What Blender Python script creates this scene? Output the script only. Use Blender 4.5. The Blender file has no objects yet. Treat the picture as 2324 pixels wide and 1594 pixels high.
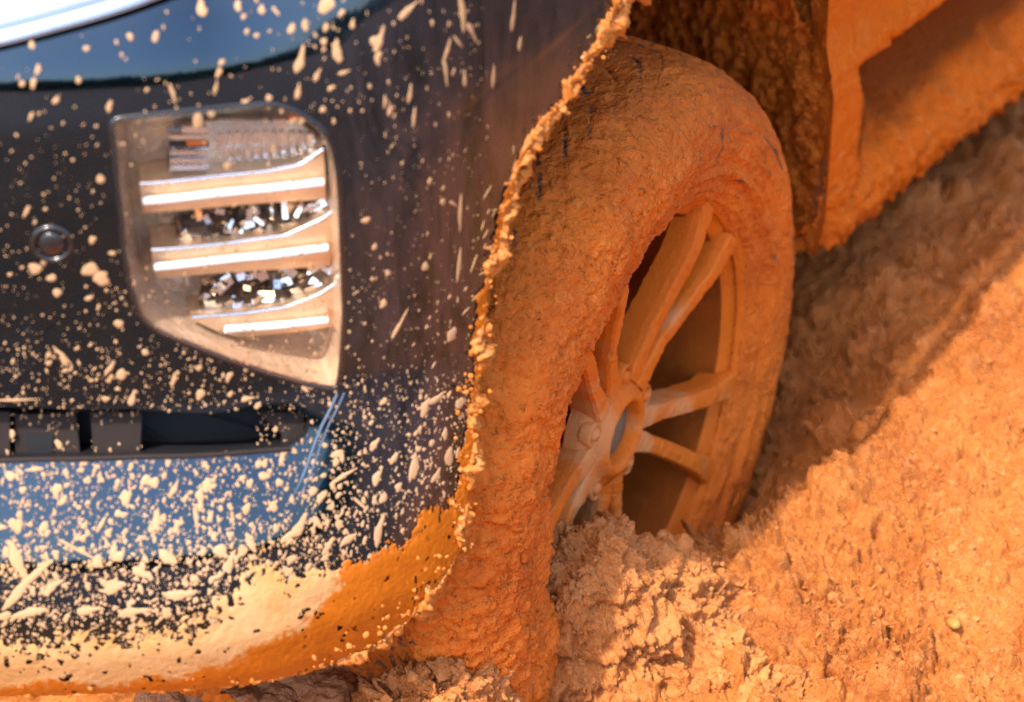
import bpy, math, random
import numpy as np
from mathutils import Vector, Matrix

random.seed(7)
RNG = np.random.default_rng(11)
sc = bpy.context.scene
col = sc.collection

# ------------------------------------------------------------------ camera
IMW, IMH = 1024.0, 702.0
LENS, SENSOR = 85.0, 36.0
PITCH, YAW, DIST = 34.5, 37.0, 2.37
FPX = LENS / SENSOR * IMW
_p, _y = math.radians(PITCH), math.radians(YAW)
CZ = np.array([-math.cos(_p) * math.cos(_y), -math.cos(_p) * math.sin(_y), math.sin(_p)])
CX = np.cross([0, 0, 1.0], CZ); CX /= np.linalg.norm(CX)
CY = np.cross(CZ, CX)
def cray(px, py):
    return -CZ + CX * ((px - IMW / 2) / FPX) - CY * ((py - IMH / 2) / FPX)
CPOS = -cray(645, 441) * DIST                      # the wheel centre is the world origin
def proj(P):
    d = np.asarray(P, float) - CPOS
    zz = -(d @ CZ)
    return np.stack([IMW / 2 + FPX * (d @ CX) / zz, IMH / 2 - FPX * (d @ CY) / zz], -1)
K = IMW / 2324.0                                   # measured in a 2324 px wide view of the photo
def on_z(x, y, z):
    d = cray(x * K, y * K); return CPOS + d * ((z - CPOS[2]) / d[2])
def on_y(x, y, yy):
    d = cray(x * K, y * K); return CPOS + d * ((yy - CPOS[1]) / d[1])

cam = bpy.data.cameras.new('camera')
cam.lens, cam.sensor_width, cam.clip_end, cam.clip_start = LENS, SENSOR, 8000, 0.05
co = bpy.data.objects.new('camera', cam); col.objects.link(co)
M = Matrix(((CX[0], CY[0], CZ[0], CPOS[0]), (CX[1], CY[1], CZ[1], CPOS[1]), (CX[2], CY[2], CZ[2], CPOS[2]), (0, 0, 0, 1)))
co.matrix_world = M
sc.camera = co
cam.dof.use_dof = True
cam.dof.focus_distance = 2.16
cam.dof.aperture_fstop = 4.0

# ------------------------------------------------------------------ light
SUN = Vector((-0.52, 0.042, 0.85)).normalized()
w = bpy.data.worlds.new('World'); sc.world = w; w.use_nodes = True
nt = w.node_tree
sky = nt.nodes.new('ShaderNodeTexSky'); sky.sky_type = 'NISHITA'; sky.sun_disc = False
sky.sun_elevation = math.asin(SUN.z)
sky.sun_rotation = math.atan2(SUN.x, SUN.y)
sky.air_density = 1.0; sky.dust_density = 3.0; sky.ozone_density = 1.0
nt.links.new(sky.outputs[0], nt.nodes['Background'].inputs[0])
nt.nodes['Background'].inputs[1].default_value = 0.15
sl = bpy.data.lights.new('sun', 'SUN'); sl.energy = 2.25; sl.angle = math.radians(1.2); sl.color = (1, 0.93, 0.82)
so = bpy.data.objects.new('sun', sl); col.objects.link(so)
so.rotation_euler = SUN.to_track_quat('Z', 'Y').to_euler()
sc.view_settings.view_transform = 'Standard'; sc.view_settings.look = 'None'
sc.view_settings.exposure = 1.80; sc.view_settings.gamma = 1
sc.cycles.use_denoising = True; sc.cycles.denoising_prefilter = 'NONE'
sc.cycles.max_bounces = 10; sc.cycles.diffuse_bounces = 5; sc.cycles.glossy_bounces = 6
sc.cycles.transparent_max_bounces = 16
sc.cycles.caustics_reflective = False; sc.cycles.caustics_refractive = False

# ------------------------------------------------------------------ numpy noise
def _hash(ix, iy, iz, seed):
    h = (ix.astype(np.uint32) * np.uint32(374761393) + iy.astype(np.uint32) * np.uint32(668265263)
         + iz.astype(np.uint32) * np.uint32(2147483647) + np.uint32((seed * 974634777) & 0xffffffff))
    h = (h ^ (h >> np.uint32(13))) * np.uint32(1274126177)
    h = (h ^ (h >> np.uint32(16))) * np.uint32(2246822519)
    return h ^ (h >> np.uint32(15))
_G = RNG.normal(size=(256, 3)); _G /= np.linalg.norm(_G, axis=1)[:, None]; _G = _G.astype(np.float32)
def perlin(p, seed=0):
    p = np.asarray(p, np.float32)
    i = np.floor(p).astype(np.int64); f = p - i
    u = f * f * f * (f * (f * 6 - 15) + 10)
    out = np.zeros(len(p), np.float32)
    for dx in (0, 1):
        for dy in (0, 1):
            for dz in (0, 1):
                g = _G[_hash(i[:, 0] + dx, i[:, 1] + dy, i[:, 2] + dz, seed) & np.uint32(255)]
                d = g[:, 0] * (f[:, 0] - dx) + g[:, 1] * (f[:, 1] - dy) + g[:, 2] * (f[:, 2] - dz)
                wgt = ((u[:, 0] if dx else 1 - u[:, 0]) * (u[:, 1] if dy else 1 - u[:, 1]) * (u[:, 2] if dz else 1 - u[:, 2]))
                out += wgt * d
    return out * 1.5
def fbm(p, octaves=4, seed=0, gain=0.5, lac=2.07):
    p = np.asarray(p, np.float32)
    a, s, n = 1.0, 0.0, np.zeros(len(p), np.float32)
    for k in range(octaves):
        n += a * perlin(p, seed + k * 17); s += a; a *= gain; p = p * lac + 13.7
    return n / s * 1.4
def ridged(p, octaves=3, seed=0):
    p = np.asarray(p, np.float32)
    a, s, n = 1.0, 0.0, np.zeros(len(p), np.float32)
    for k in range(octaves):
        n += a * (1 - np.abs(perlin(p, seed + k * 31)) * 2.0); s += a; a *= 0.5; p = p * 2.1 + 5.1
    return n / s
def worley(p, seed=0):
    p = np.asarray(p, np.float32); i = np.floor(p).astype(np.int64); f = p - i
    f1 = np.full(len(p), 9.0, np.float32); f2 = f1.copy()
    for dx in (-1, 0, 1):
        for dy in (-1, 0, 1):
            for dz in (-1, 0, 1):
                h = _hash(i[:, 0] + dx, i[:, 1] + dy, i[:, 2] + dz, seed)
                o = np.stack([(h & np.uint32(1023)), (h >> np.uint32(10)) & np.uint32(1023), (h >> np.uint32(20)) & np.uint32(1023)], -1).astype(np.float32) / 1023
                d = ((o + np.array([dx, dy, dz], np.float32) - f) ** 2).sum(1)
                m = d < f1
                f2 = np.where(m, f1, np.minimum(f2, d)); f1 = np.where(m, d, f1)
    return np.sqrt(f1), np.sqrt(f2)
def sstep(a, b, x):
    t = np.clip((x - a) / (b - a), 0, 1); return t * t * (3 - 2 * t)
def terrace(t, n, hard=0.80):
    q = t * n; f = np.floor(q); r = q - f
    return (f + sstep(hard, 1.0, r) + r * 0.25) / n / 1.25
def cells(p, seed=0):
    """nearest cell: F1, F2, offset to its point, three random numbers of the cell"""
    p = np.asarray(p, np.float32); i = np.floor(p).astype(np.int64); f = p - i
    f1 = np.full(len(p), 9.0, np.float32); f2 = f1.copy(); off = np.zeros_like(p); hh = np.zeros(len(p), np.uint32)
    for dx in (-1, 0, 1):
        for dy in (-1, 0, 1):
            for dz in (-1, 0, 1):
                h = _hash(i[:, 0] + dx, i[:, 1] + dy, i[:, 2] + dz, seed)
                o = np.stack([(h & np.uint32(1023)), (h >> np.uint32(10)) & np.uint32(1023), (h >> np.uint32(20)) & np.uint32(1023)], -1).astype(np.float32) / 1023
                v = f - (o + np.array([dx, dy, dz], np.float32)); d = (v * v).sum(1)
                m = d < f1
                f2 = np.where(m, f1, np.minimum(f2, d)); f1 = np.where(m, d, f1)
                off[m] = v[m]; hh[m] = h[m]
    hh = (hh ^ (hh >> np.uint32(7))) * np.uint32(2654435761)
    r = np.stack([(hh >> np.uint32(k)) & np.uint32(1023) for k in (2, 12, 21)], -1).astype(np.float32) / 1023 - 0.5
    return np.sqrt(f1), np.sqrt(f2), off, r
def plates(P, size, seed=0, tilt=1.3, warp=0.55):
    """torn clay: tilted plates at odd heights with open cracks between"""
    q = np.asarray(P, np.float32) / size
    q = q + warp * np.stack([perlin(q * 1.3 + 4, seed + 1) + 0.5 * perlin(q * 3.1, seed + 4), perlin(q * 1.3 + 9, seed + 2) + 0.5 * perlin(q * 3.1 + 5, seed + 5), perlin(q * 1.3 + 17, seed + 3)], -1)
    f1, f2, off, r = cells(q, seed)
    h = r[:, 0] * 1.1 + tilt * (off * r).sum(1) * 1.6 - 0.45 * (1 - sstep(0.01, 0.12, f2 - f1)) - 0.35 * f1
    return h
def crust(P, size, seed=0):
    return 0.58 * plates(P, size, seed, 1.2) + 0.34 * plates(P + 3.3, size * 0.42, seed + 40) + 0.16 * plates(P + 7.1, size * 0.2, seed + 80)
def flakes(P, size=0.03, seed=0):
    """torn, crusty mud: plates with sharp edges, lumps and pits; about -1..1"""
    q = P / size
    wv = np.stack([perlin(q * 0.9, seed + 1), perlin(q * 0.9, seed + 2), perlin(q * 0.9, seed + 3)], -1)
    q = q + wv * 0.7
    a = terrace(fbm(q * 0.8, 4, seed + 5) * 0.5 + 0.5, 7) * 2 - 1
    b = terrace(fbm(q * 2.3 + 7, 3, seed + 9) * 0.5 + 0.5, 5) * 2 - 1
    c = ridged(q * 1.7, 3, seed + 13)
    return a * 0.62 + b * 0.3 + (c - 0.5) * 0.3

# ------------------------------------------------------------------ mesh helpers
def make_mesh(name, V, F4=None, F3=None, smooth=True, attr=None):
    V = np.asarray(V, np.float32)
    me = bpy.data.meshes.new(name)
    n4 = 0 if F4 is None else len(F4); n3 = 0 if F3 is None else len(F3)
    me.vertices.add(len(V)); me.vertices.foreach_set('co', V.ravel())
    me.loops.add(n4 * 4 + n3 * 3); me.polygons.add(n4 + n3)
    li = []
    if n4: li.append(np.asarray(F4, np.int32).ravel())
    if n3: li.append(np.asarray(F3, np.int32).ravel())
    me.loops.foreach_set('vertex_index', np.concatenate(li))
    st = np.concatenate([np.arange(n4) * 4, n4 * 4 + np.arange(n3) * 3]).astype(np.int32)
    me.polygons.foreach_set('loop_start', st)
    me.polygons.foreach_set('use_smooth', np.full(n4 + n3, smooth))
    me.update(calc_edges=True)
    if attr is not None:
        for k, v in attr.items():
            a = me.attributes.new(k, 'FLOAT', 'POINT'); a.data.foreach_set('value', np.asarray(v, np.float32))
    me.validate()
    return me
def gridf(nu, nv, keep=None, flip=False):
    i = np.arange(nu * nv).reshape(nu, nv)
    q = np.stack([i[:-1, :-1], i[1:, :-1], i[1:, 1:], i[:-1, 1:]], -1).reshape(-1, 4)
    if keep is not None: q = q[keep.ravel()]
    return q[:, ::-1] if flip else q
def link(name, me, mat, parent=None, label=None, cat=None, group=None, kind=None):
    o = bpy.data.objects.new(name, me); col.objects.link(o)
    if mat is not None:
        if len(me.materials) == 0: me.materials.append(mat)
    if parent is not None:
        o.parent = parent
        if parent.get('_w'): o.matrix_parent_inverse = parent['_inv'] if False else Matrix.Translation(-Vector(parent['_w']))
    if label: o['label'] = label
    if cat: o['category'] = cat
    if group: o['group'] = group
    if kind: o['kind'] = kind
    return o
def compact(V, F, attrs=None):
    used = np.unique(F); m = -np.ones(len(V), int); m[used] = np.arange(len(used))
    return V[used], m[F], ({k: v[used] for k, v in attrs.items()} if attrs else None)
def vnormals(V, nu, nv):
    G = V.reshape(nu, nv, 3)
    n = np.cross(np.gradient(G, axis=0), np.gradient(G, axis=1))
    n /= np.linalg.norm(n, axis=2)[..., None] + 1e-12
    return n.reshape(-1, 3)
def tube(pts, r, n=8, closed=False):
    pts = np.asarray(pts, float); N = len(pts)
    t = np.gradient(pts, axis=0)
    if closed: t = np.roll(pts, -1, 0) - np.roll(pts, 1, 0)
    t /= np.linalg.norm(t, axis=1)[:, None]
    ref = np.array([0.31, 0.17, 0.93])
    a = np.cross(t, ref); a /= np.linalg.norm(a, axis=1)[:, None]; b = np.cross(t, a)
    ang = np.linspace(0, 2 * np.pi, n, endpoint=False)
    rr = np.broadcast_to(np.asarray(r, float), (N,))
    V = pts[:, None] + rr[:, None, None] * (np.cos(ang)[None, :, None] * a[:, None] + np.sin(ang)[None, :, None] * b[:, None])
    V = V.reshape(-1, 3)
    F = []
    for i in range(N if closed else N - 1):
        j = (i + 1) % N
        for k in range(n):
            F.append((i * n + k, i * n + (k + 1) % n, j * n + (k + 1) % n, j * n + k))
    return V, np.array(F)
def boxv(o, ax, ay, az):
    """box from corner-centre o and half axes"""
    o, ax, ay, az = map(np.asarray, (o, ax, ay, az))
    V = [o + sx * ax + sy * ay + sz * az for sx in (-1, 1) for sy in (-1, 1) for sz in (-1, 1)]
    F = [(0, 1, 3, 2), (4, 6, 7, 5), (0, 4, 5, 1), (2, 3, 7, 6), (0, 2, 6, 4), (1, 5, 7, 3)]
    return np.array(V), np.array(F)
def joinm(parts):
    V, F, n = [], [], 0
    for v, f in parts:
        V.append(v); F.append(f + n); n += len(v)
    return np.concatenate(V), np.concatenate(F)
def lathe(prof, a0, a1, n, closed=False):
    """profile of (r, y); axis y; angle from +x towards +z"""
    prof = np.asarray(prof, float); a = np.linspace(a0, a1, n, endpoint=not closed)
    V = np.stack([prof[None, :, 0] * np.cos(a)[:, None], np.broadcast_to(prof[None, :, 1], (n, len(prof))), prof[None, :, 0] * np.sin(a)[:, None]], -1).reshape(-1, 3)
    F = gridf(n, len(prof))
    if closed:
        m = len(prof); L = (n - 1) * m
        F = np.concatenate([F, np.array([(L + k, k, k + 1, L + k + 1) for k in range(m - 1)])])
    return V, F
def resample(P, step=None, n=None):
    P = np.asarray(P, float); d = np.r_[0, np.cumsum(np.linalg.norm(np.diff(P, axis=0), axis=1))]
    m = n or max(2, int(d[-1] / step) + 1)
    t = np.linspace(0, d[-1], m)
    return np.stack([np.interp(t, d, P[:, k]) for k in range(P.shape[1])], -1)
def smooth1(P, it=20, closed=False):
    P = np.array(P, float)
    for _ in range(it):
        if closed: P = 0.25 * np.roll(P, 1, 0) + 0.5 * P + 0.25 * np.roll(P, -1, 0)
        else: P[1:-1] = 0.25 * P[:-2] + 0.5 * P[1:-1] + 0.25 * P[2:]
    return P

# ------------------------------------------------------------------ materials
def newmat(name):
    m = bpy.data.materials.new(name); m.use_nodes = True
    t = m.node_tree; b = t.nodes['Principled BSDF']
    return m, t, b
def N(t, kind, **kw):
    n = t.nodes.new(kind)
    for k, v in kw.items():
        if k.startswith('i_'): n.inputs[k[2:].replace('_', ' ')].default_value = v
        else: setattr(n, k, v)
    return n
def mixc(t, fac, a, b):
    n = t.nodes.new('ShaderNodeMix'); n.data_type = 'RGBA'
    for sock, v in ((0, fac), (6, a), (7, b)):
        if isinstance(v, (tuple, float, int)): n.inputs[sock].default_value = (*v, 1) if isinstance(v, tuple) and len(v) == 3 else v
        else: t.links.new(v, n.inputs[sock])
    return n.outputs[2]
def noise(t, scale, detail=4, rough=0.55, coord='Object', dist=0.0, stretch=None):
    tc = t.nodes.new('ShaderNodeTexCoord'); src = tc.outputs[coord]
    if stretch:
        mp = t.nodes.new('ShaderNodeMapping'); mp.inputs['Scale'].default_value = stretch
        t.links.new(src, mp.inputs[0]); src = mp.outputs[0]
    n = N(t, 'ShaderNodeTexNoise'); n.inputs['Scale'].default_value = scale; n.inputs['Detail'].default_value = detail
    n.inputs['Roughness'].default_value = rough; n.inputs['Distortion'].default_value = dist
    t.links.new(src, n.inputs['Vector'])
    return n.outputs[0]
def ramp(t, src, stops):
    r = t.nodes.new('ShaderNodeValToRGB'); e = r.color_ramp.elements
    while len(e) < len(stops): e.new(0.5)
    for k, (p, c) in enumerate(stops):
        e[k].position = p; e[k].color = (*c, 1) if not isinstance(c, (int, float)) else (c, c, c, 1)
    t.links.new(src, r.inputs[0]); return r.outputs[0]
def bump(t, src, strength, dist, prev=None):
    b = t.nodes.new('ShaderNodeBump'); b.inputs['Strength'].default_value = strength; b.inputs['Distance'].default_value = dist
    t.links.new(src, b.inputs['Height'])
    if prev is not None: t.links.new(prev, b.inputs['Normal'])
    return b.outputs[0]
def mud_mat(name, c1, c2, c3, rough=(0.5, 0.8), bumps=((160, 0.6, 0.004), (520, 0.5, 0.0015)), spec=0.4, bare=None, coat=0.0, dim_earth=False, pale=None, wrinkle=0.0):
    m, t, b = newmat(name)
    n1 = noise(t, 9, 5, 0.6); n2 = noise(t, 70, 4, 0.65)
    a = mixc(t, ramp(t, n1, ((0.35, 0.0), (0.68, 1.0))), c1, c2)
    a = mixc(t, ramp(t, n2, ((0.52, 0.0), (0.78, 0.8))), a, c3)
    rr = N(t, 'ShaderNodeMapRange'); t.links.new(n2, rr.inputs[0])
    rr.inputs[1].default_value = 0.35; rr.inputs[2].default_value = 0.7; rr.inputs[3].default_value = rough[0]; rr.inputs[4].default_value = rough[1]
    if dim_earth:  # outer ground, out of view, darkened to dim its reflection in the paint
        ge = N(t, 'ShaderNodeNewGeometry'); ln = N(t, 'ShaderNodeVectorMath', operation='LENGTH'); t.links.new(ge.outputs['Position'], ln.inputs[0])
        ad = N(t, 'ShaderNodeMath', operation='MULTIPLY_ADD'); t.links.new(noise(t, 2.2, 5, 0.6), ad.inputs[0]); ad.inputs[1].default_value = 0.9; t.links.new(ln.outputs['Value'], ad.inputs[2])
        mr = N(t, 'ShaderNodeMapRange'); t.links.new(ad.outputs[0], mr.inputs[0]); mr.inputs[1].default_value = 1.5; mr.inputs[2].default_value = 2.0
        ec = mixc(t, ramp(t, noise(t, 5, 5, 0.6), ((0.4, 0.0), (0.65, 1.0))), (0.20, 0.070, 0.022), (0.12, 0.050, 0.018))
        a = mixc(t, mr.outputs[0], a, ec)
    if pale is not None:
        ap = N(t, 'ShaderNodeAttribute', attribute_name='pale')
        a = mixc(t, ap.outputs['Fac'], a, pale)
    if bare is not None:
        at = N(t, 'ShaderNodeAttribute', attribute_name='bare')
        a = mixc(t, at.outputs['Fac'], a, bare)
    t.links.new(a, b.inputs['Base Color']); t.links.new(rr.outputs[0], b.inputs['Roughness'])
    b.inputs['Specular IOR Level'].default_value = spec
    if coat: b.inputs['Coat Weight'].default_value = coat; b.inputs['Coat Roughness'].default_value = 0.25
    pv = None
    if wrinkle:
        tc = t.nodes.new('ShaderNodeTexCoord')
        for sc_, st, d in ((75, 0.55, 0.006), (190, 0.55, 0.003)):
            rn = N(t, 'ShaderNodeTexNoise', noise_type='RIDGED_MULTIFRACTAL'); rn.inputs['Scale'].default_value = sc_; rn.inputs['Detail'].default_value = 5; rn.inputs['Distortion'].default_value = 0.9
            t.links.new(tc.outputs['Object'], rn.inputs['Vector']); pv = bump(t, rn.outputs[0], st * wrinkle, d, pv)
    for s, st, d in bumps: pv = bump(t, noise(t, s, 6, 0.68, dist=0.6), st, d, pv)
    if pv is not None: t.links.new(pv, b.inputs['Normal'])
    return m

M_ground = mud_mat('wet_laterite_mud', (0.59, 0.186, 0.031), (0.40, 0.108, 0.014), (0.64, 0.265, 0.080), rough=(0.34, 0.7), dim_earth=True, wrinkle=1.3, bumps=((150, 0.8, 0.006), (380, 0.9, 0.003)))
M_heap = mud_mat('heaped_laterite_mud', (0.59, 0.205, 0.047), (0.43, 0.128, 0.024), (0.63, 0.270, 0.090), rough=(0.38, 0.7), wrinkle=1.3, bumps=((150, 0.7, 0.005), (380, 0.8, 0.0025)))
M_clod = mud_mat('brown_clod_mud', (0.34, 0.125, 0.045), (0.28, 0.095, 0.030), (0.38, 0.16, 0.062), rough=(0.35, 0.6), wrinkle=1.0)  # darker brown base colour than the open ground
M_tyremud = mud_mat('tyre_mud', (0.72, 0.165, 0.012), (0.50, 0.098, 0.007), (0.74, 0.215, 0.036), rough=(0.55, 0.85), spec=0.25, bare=(0.085, 0.056, 0.038), wrinkle=1.4)
M_rimmud = mud_mat('rim_mud', (0.68, 0.155, 0.006), (0.61, 0.125, 0.005), (0.69, 0.19, 0.022), rough=(0.5, 0.8), spec=0.3, bumps=((120, 0.5, 0.004), (400, 0.5, 0.002)), bare=(0.10, 0.065, 0.04), pale=(0.62, 0.29, 0.11))
M_liner = mud_mat('wheel_arch_mud', (0.56, 0.145, 0.008), (0.40, 0.095, 0.006), (0.60, 0.18, 0.018), rough=(0.55, 0.85), spec=0.25, bare=(0.17, 0.115, 0.07), wrinkle=0.6)
M_barrel = mud_mat('shaded_barrel_mud', (0.30, 0.070, 0.006), (0.20, 0.045, 0.005), (0.36, 0.10, 0.014), rough=(0.7, 0.9), spec=0.1, bare=(0.02, 0.02, 0.02))  # shade behind the spokes put into a darker mud colour
M_sill = mud_mat('sill_mud', (0.64, 0.135, 0.010), (0.66, 0.125, 0.003), (0.64, 0.19, 0.040), rough=(0.6, 0.85), spec=0.1, wrinkle=0.8, bare=(0.13, 0.028, 0.002))  # dark tone serves the rail flecks and the shade painted in the channel
M_lipmud = mud_mat('edge_mud', (0.54, 0.175, 0.024), (0.48, 0.135, 0.014), (0.58, 0.25, 0.070), rough=(0.3, 0.6), coat=0.2)
M_splat = mud_mat('dried_splash_mud', (0.40, 0.228, 0.110), (0.44, 0.262, 0.138), (0.36, 0.19, 0.08), rough=(0.6, 0.85), bumps=((400, 0.2, 0.001),))

M_straw = mud_mat('muddy_straw', (0.52, 0.32, 0.12), (0.46, 0.25, 0.08), (0.55, 0.38, 0.18), rough=(0.6, 0.85), bumps=())
def paint_mat():
    m, t, b = newmat('dark_blue_black_paint')
    # film of road dirt, streaked along the run-off, heavier towards the wheel arch (attribute dirt)
    at = N(t, 'ShaderNodeAttribute', attribute_name='dirt')
    st = noise(t, 5, 6, 0.7, stretch=(5, 5, 1.3), dist=2.2)
    cl = noise(t, 26, 5, 0.6)
    ml = N(t, 'ShaderNodeMath', operation='MULTIPLY'); t.links.new(ramp(t, st, ((0.38, 0.0), (0.62, 1.0))), ml.inputs[0]); t.links.new(at.outputs['Fac'], ml.inputs[1])
    m2 = N(t, 'ShaderNodeMath', operation='MULTIPLY_ADD'); t.links.new(ramp(t, cl, ((0.35, 0.0), (0.75, 1.0))), m2.inputs[0]); m2.inputs[1].default_value = 0.02; t.links.new(ml.outputs[0], m2.inputs[2])
    c = mixc(t, m2.outputs[0], (0.018, 0.041, 0.066), (0.11, 0.042, 0.014))
    iv = N(t, 'ShaderNodeMath', operation='SUBTRACT'); iv.inputs[0].default_value = 1.0; t.links.new(m2.outputs[0], iv.inputs[1]); t.links.new(iv.outputs[0], b.inputs['Metallic'])
    t.links.new(c, b.inputs['Base Color'])
    rg = N(t, 'ShaderNodeMapRange'); t.links.new(m2.outputs[0], rg.inputs[0]); rg.inputs[3].default_value = 0.09; rg.inputs[4].default_value = 0.5
    t.links.new(rg.outputs[0], b.inputs['Roughness'])
    b.inputs['Coat Weight'].default_value = 0.8; b.inputs['Coat Roughness'].default_value = 0.03
    t.links.new(bump(t, noise(t, 30, 3, 0.5), 0.02, 0.01), b.inputs['Normal'])
    return m
M_paint = paint_mat()
def coat_mat():
    m, t, b = newmat('mud_coat')
    at = N(t, 'ShaderNodeAttribute', attribute_name='wet')
    n1 = noise(t, 22, 5, 0.6)
    dry = mixc(t, ramp(t, n1, ((0.4, 0.0), (0.65, 1.0))), (0.44, 0.225, 0.072), (0.50, 0.28, 0.12))
    wet = mixc(t, ramp(t, noise(t, 30, 5, 0.6, stretch=(1, 1, 0.35)), ((0.4, 0.0), (0.66, 1.0))), (0.42, 0.110, 0.005), (0.35, 0.085, 0.004))
    t.links.new(mixc(t, at.outputs['Fac'], dry, wet), b.inputs['Base Color'])
    mr = N(t, 'ShaderNodeMapRange'); t.links.new(at.outputs['Fac'], mr.inputs[0]); mr.inputs[3].default_value = 0.9; mr.inputs[4].default_value = 0.30
    b.inputs['Specular IOR Level'].default_value = 0.35
    t.links.new(mr.outputs[0], b.inputs['Roughness'])
    pv = bump(t, noise(t, 60, 6, 0.7, dist=0.8), 0.30, 0.004)
    t.links.new(bump(t, noise(t, 420, 4, 0.7), 0.5, 0.0012, pv), b.inputs['Normal'])
    return m
M_coat = coat_mat()
def simple(name, c, rough=0.5, metal=0.0, spec=0.5, coat=0.0, bmp=None):
    m, t, b = newmat(name)
    b.inputs['Roughness'].default_value = rough; b.inputs['Metallic'].default_value = metal
    b.inputs['Specular IOR Level'].default_value = spec; b.inputs['Coat Weight'].default_value = coat
    n = noise(t, 40, 4, 0.6)
    t.links.new(mixc(t, ramp(t, n, ((0.3, 0.0), (0.7, 1.0))), c, tuple(x * 0.86 for x in c)), b.inputs['Base Color'])
    if bmp: t.links.new(bump(t, noise(t, bmp[0], 4, 0.6), bmp[1], bmp[2]), b.inputs['Normal'])
    return m
M_black = simple('black_plastic', (0.010, 0.010, 0.012), 0.6, spec=0.2)
M_blackgloss = simple('gloss_black_plastic', (0.012, 0.011, 0.012), 0.18, coat=0.5)
M_brownplastic = simple('dirty_grey_plastic', (0.022, 0.015, 0.013), 0.65, spec=0.15)
M_chrome = simple('chrome_reflector', (0.88, 0.88, 0.90), 0.12, 1.0, bmp=(260, 0.15, 0.002))
M_satin = simple('satin_reflector', (0.88, 0.84, 0.80), 0.26, 1.0, bmp=(160, 0.3, 0.004))
M_shelf = simple('ground_tinted_reflector', (0.90, 0.60, 0.36), 0.34, 0.65, bmp=(160, 0.3, 0.004))  # orange reflection of the muddy ground put into the metal colour
M_house = simple('tan_clear_housing', (0.74, 0.50, 0.33), 0.25, 0.3, coat=1.0, bmp=(90, 0.5, 0.006))  # tan orange base colour under a clear coat
M_mirror = simple('mirror_facets', (0.92, 0.93, 0.95), 0.04, 1.0)
M_white = simple('white_light_guide', (0.90, 0.91, 0.93), 0.15, 0.0, 0.6, coat=1.0)
M_amber = simple('amber_reflector', (0.85, 0.18, 0.01), 0.2, 0.0, 0.5, coat=1.0)
M_trim = simple('bright_silver_trim', (0.44, 0.50, 0.64), 0.22, 0.9, coat=1.0)
M_rubber = simple('hub_grey_steel', (0.20, 0.15, 0.095), 0.7, 0.0, spec=0.1)
M_blueedge = simple('crease_glint_blue', (0.07, 0.11, 0.17), 0.25, 0.3, coat=1.0)  # blue highlight along the crease, painted as the ridge's own colour
M_pebY = simple('ochre_pebble', (0.34, 0.165, 0.03), 0.6, bmp=(120, 0.4, 0.004))
M_pebW = simple('pale_pebble', (0.50, 0.38, 0.26), 0.5, bmp=(120, 0.4, 0.004))
M_pebG = simple('grey_pebble', (0.34, 0.25, 0.17), 0.5, bmp=(120, 0.4, 0.004))
def lens_mat():
    m = bpy.data.materials.new('clear_lens'); m.use_nodes = True; t = m.node_tree
    t.nodes.remove(t.nodes['Principled BSDF']); out = t.nodes['Material Output']
    tr = N(t, 'ShaderNodeBsdfTransparent'); tr.inputs[0].default_value = (0.96, 0.96, 0.95, 1)
    gl = N(t, 'ShaderNodeBsdfGlossy'); gl.inputs['Roughness'].default_value = 0.03
    fr = N(t, 'ShaderNodeFresnel'); fr.inputs[0].default_value = 1.5
    mx = N(t, 'ShaderNodeMixShader'); t.links.new(fr.outputs[0], mx.inputs[0]); t.links.new(tr.outputs[0], mx.inputs[1]); t.links.new(gl.outputs[0], mx.inputs[2])
    # thin dust film
    df = N(t, 'ShaderNodeBsdfDiffuse'); df.inputs[0].default_value = (0.52, 0.33, 0.19, 1)
    m2 = N(t, 'ShaderNodeMixShader')
    t.links.new(ramp(t, noise(t, 16, 5, 0.6), ((0.45, 0.0), (0.85, 0.22))), m2.inputs[0])
    t.links.new(mx.outputs[0], m2.inputs[1]); t.links.new(df.outputs[0], m2.inputs[2])
    t.links.new(m2.outputs[0], out.inputs[0]); return m
M_lens = lens_mat()

# ------------------------------------------------------------------ the car's front corner surface S(s, z)
PLAN = [(0.50, -0.072), (0.30, -0.074), (0.0, -0.074), (-0.2, -0.072), (-0.33, -0.067), (-0.41, -0.055), (-0.47, -0.030), (-0.525, 0.002),
        (-0.575, 0.042), (-0.635, 0.105), (-0.69, 0.175), (-0.75, 0.27), (-0.80, 0.38), (-0.85, 0.55), (-0.88, 0.85)]
_pl = smooth1(resample(PLAN, step=0.004), 60)
_sd = np.r_[0, np.cumsum(np.linalg.norm(np.diff(_pl, axis=0), axis=1))]
_tn = np.gradient(_pl, axis=0); _tn /= np.linalg.norm(_tn, axis=1)[:, None]
_nr = np.stack([-_tn[:, 1], _tn[:, 0]], -1)
if _nr[100, 1] > 0: _nr = -_nr                     # outward
_nr = smooth1(_nr, 30)
OZ = np.array([(-0.1, 0.0), (0.02, -0.022), (0.05, -0.008), (0.09, 0.010), (0.13, 0.018), (0.17, 0.014), (0.21, 0.001), (0.25, -0.0175), (0.29, -0.037), (0.32, -0.048),
               (0.40, -0.054), (0.50, -0.056), (0.56, -0.061), (0.60, -0.070), (0.63, -0.083), (0.66, -0.103), (0.70, -0.138), (0.75, -0.195), (0.80, -0.27), (0.90, -0.48)])
_oz = np.linspace(-0.1, 0.95, 526); _ov = smooth1(np.interp(_oz, OZ[:, 0], OZ[:, 1])[:, None], 25)[:, 0]
SMAX = _sd[-1]
def side_f(s): return 0.22 + 0.78 * sstep(0.82, 1.05, s)
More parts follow.
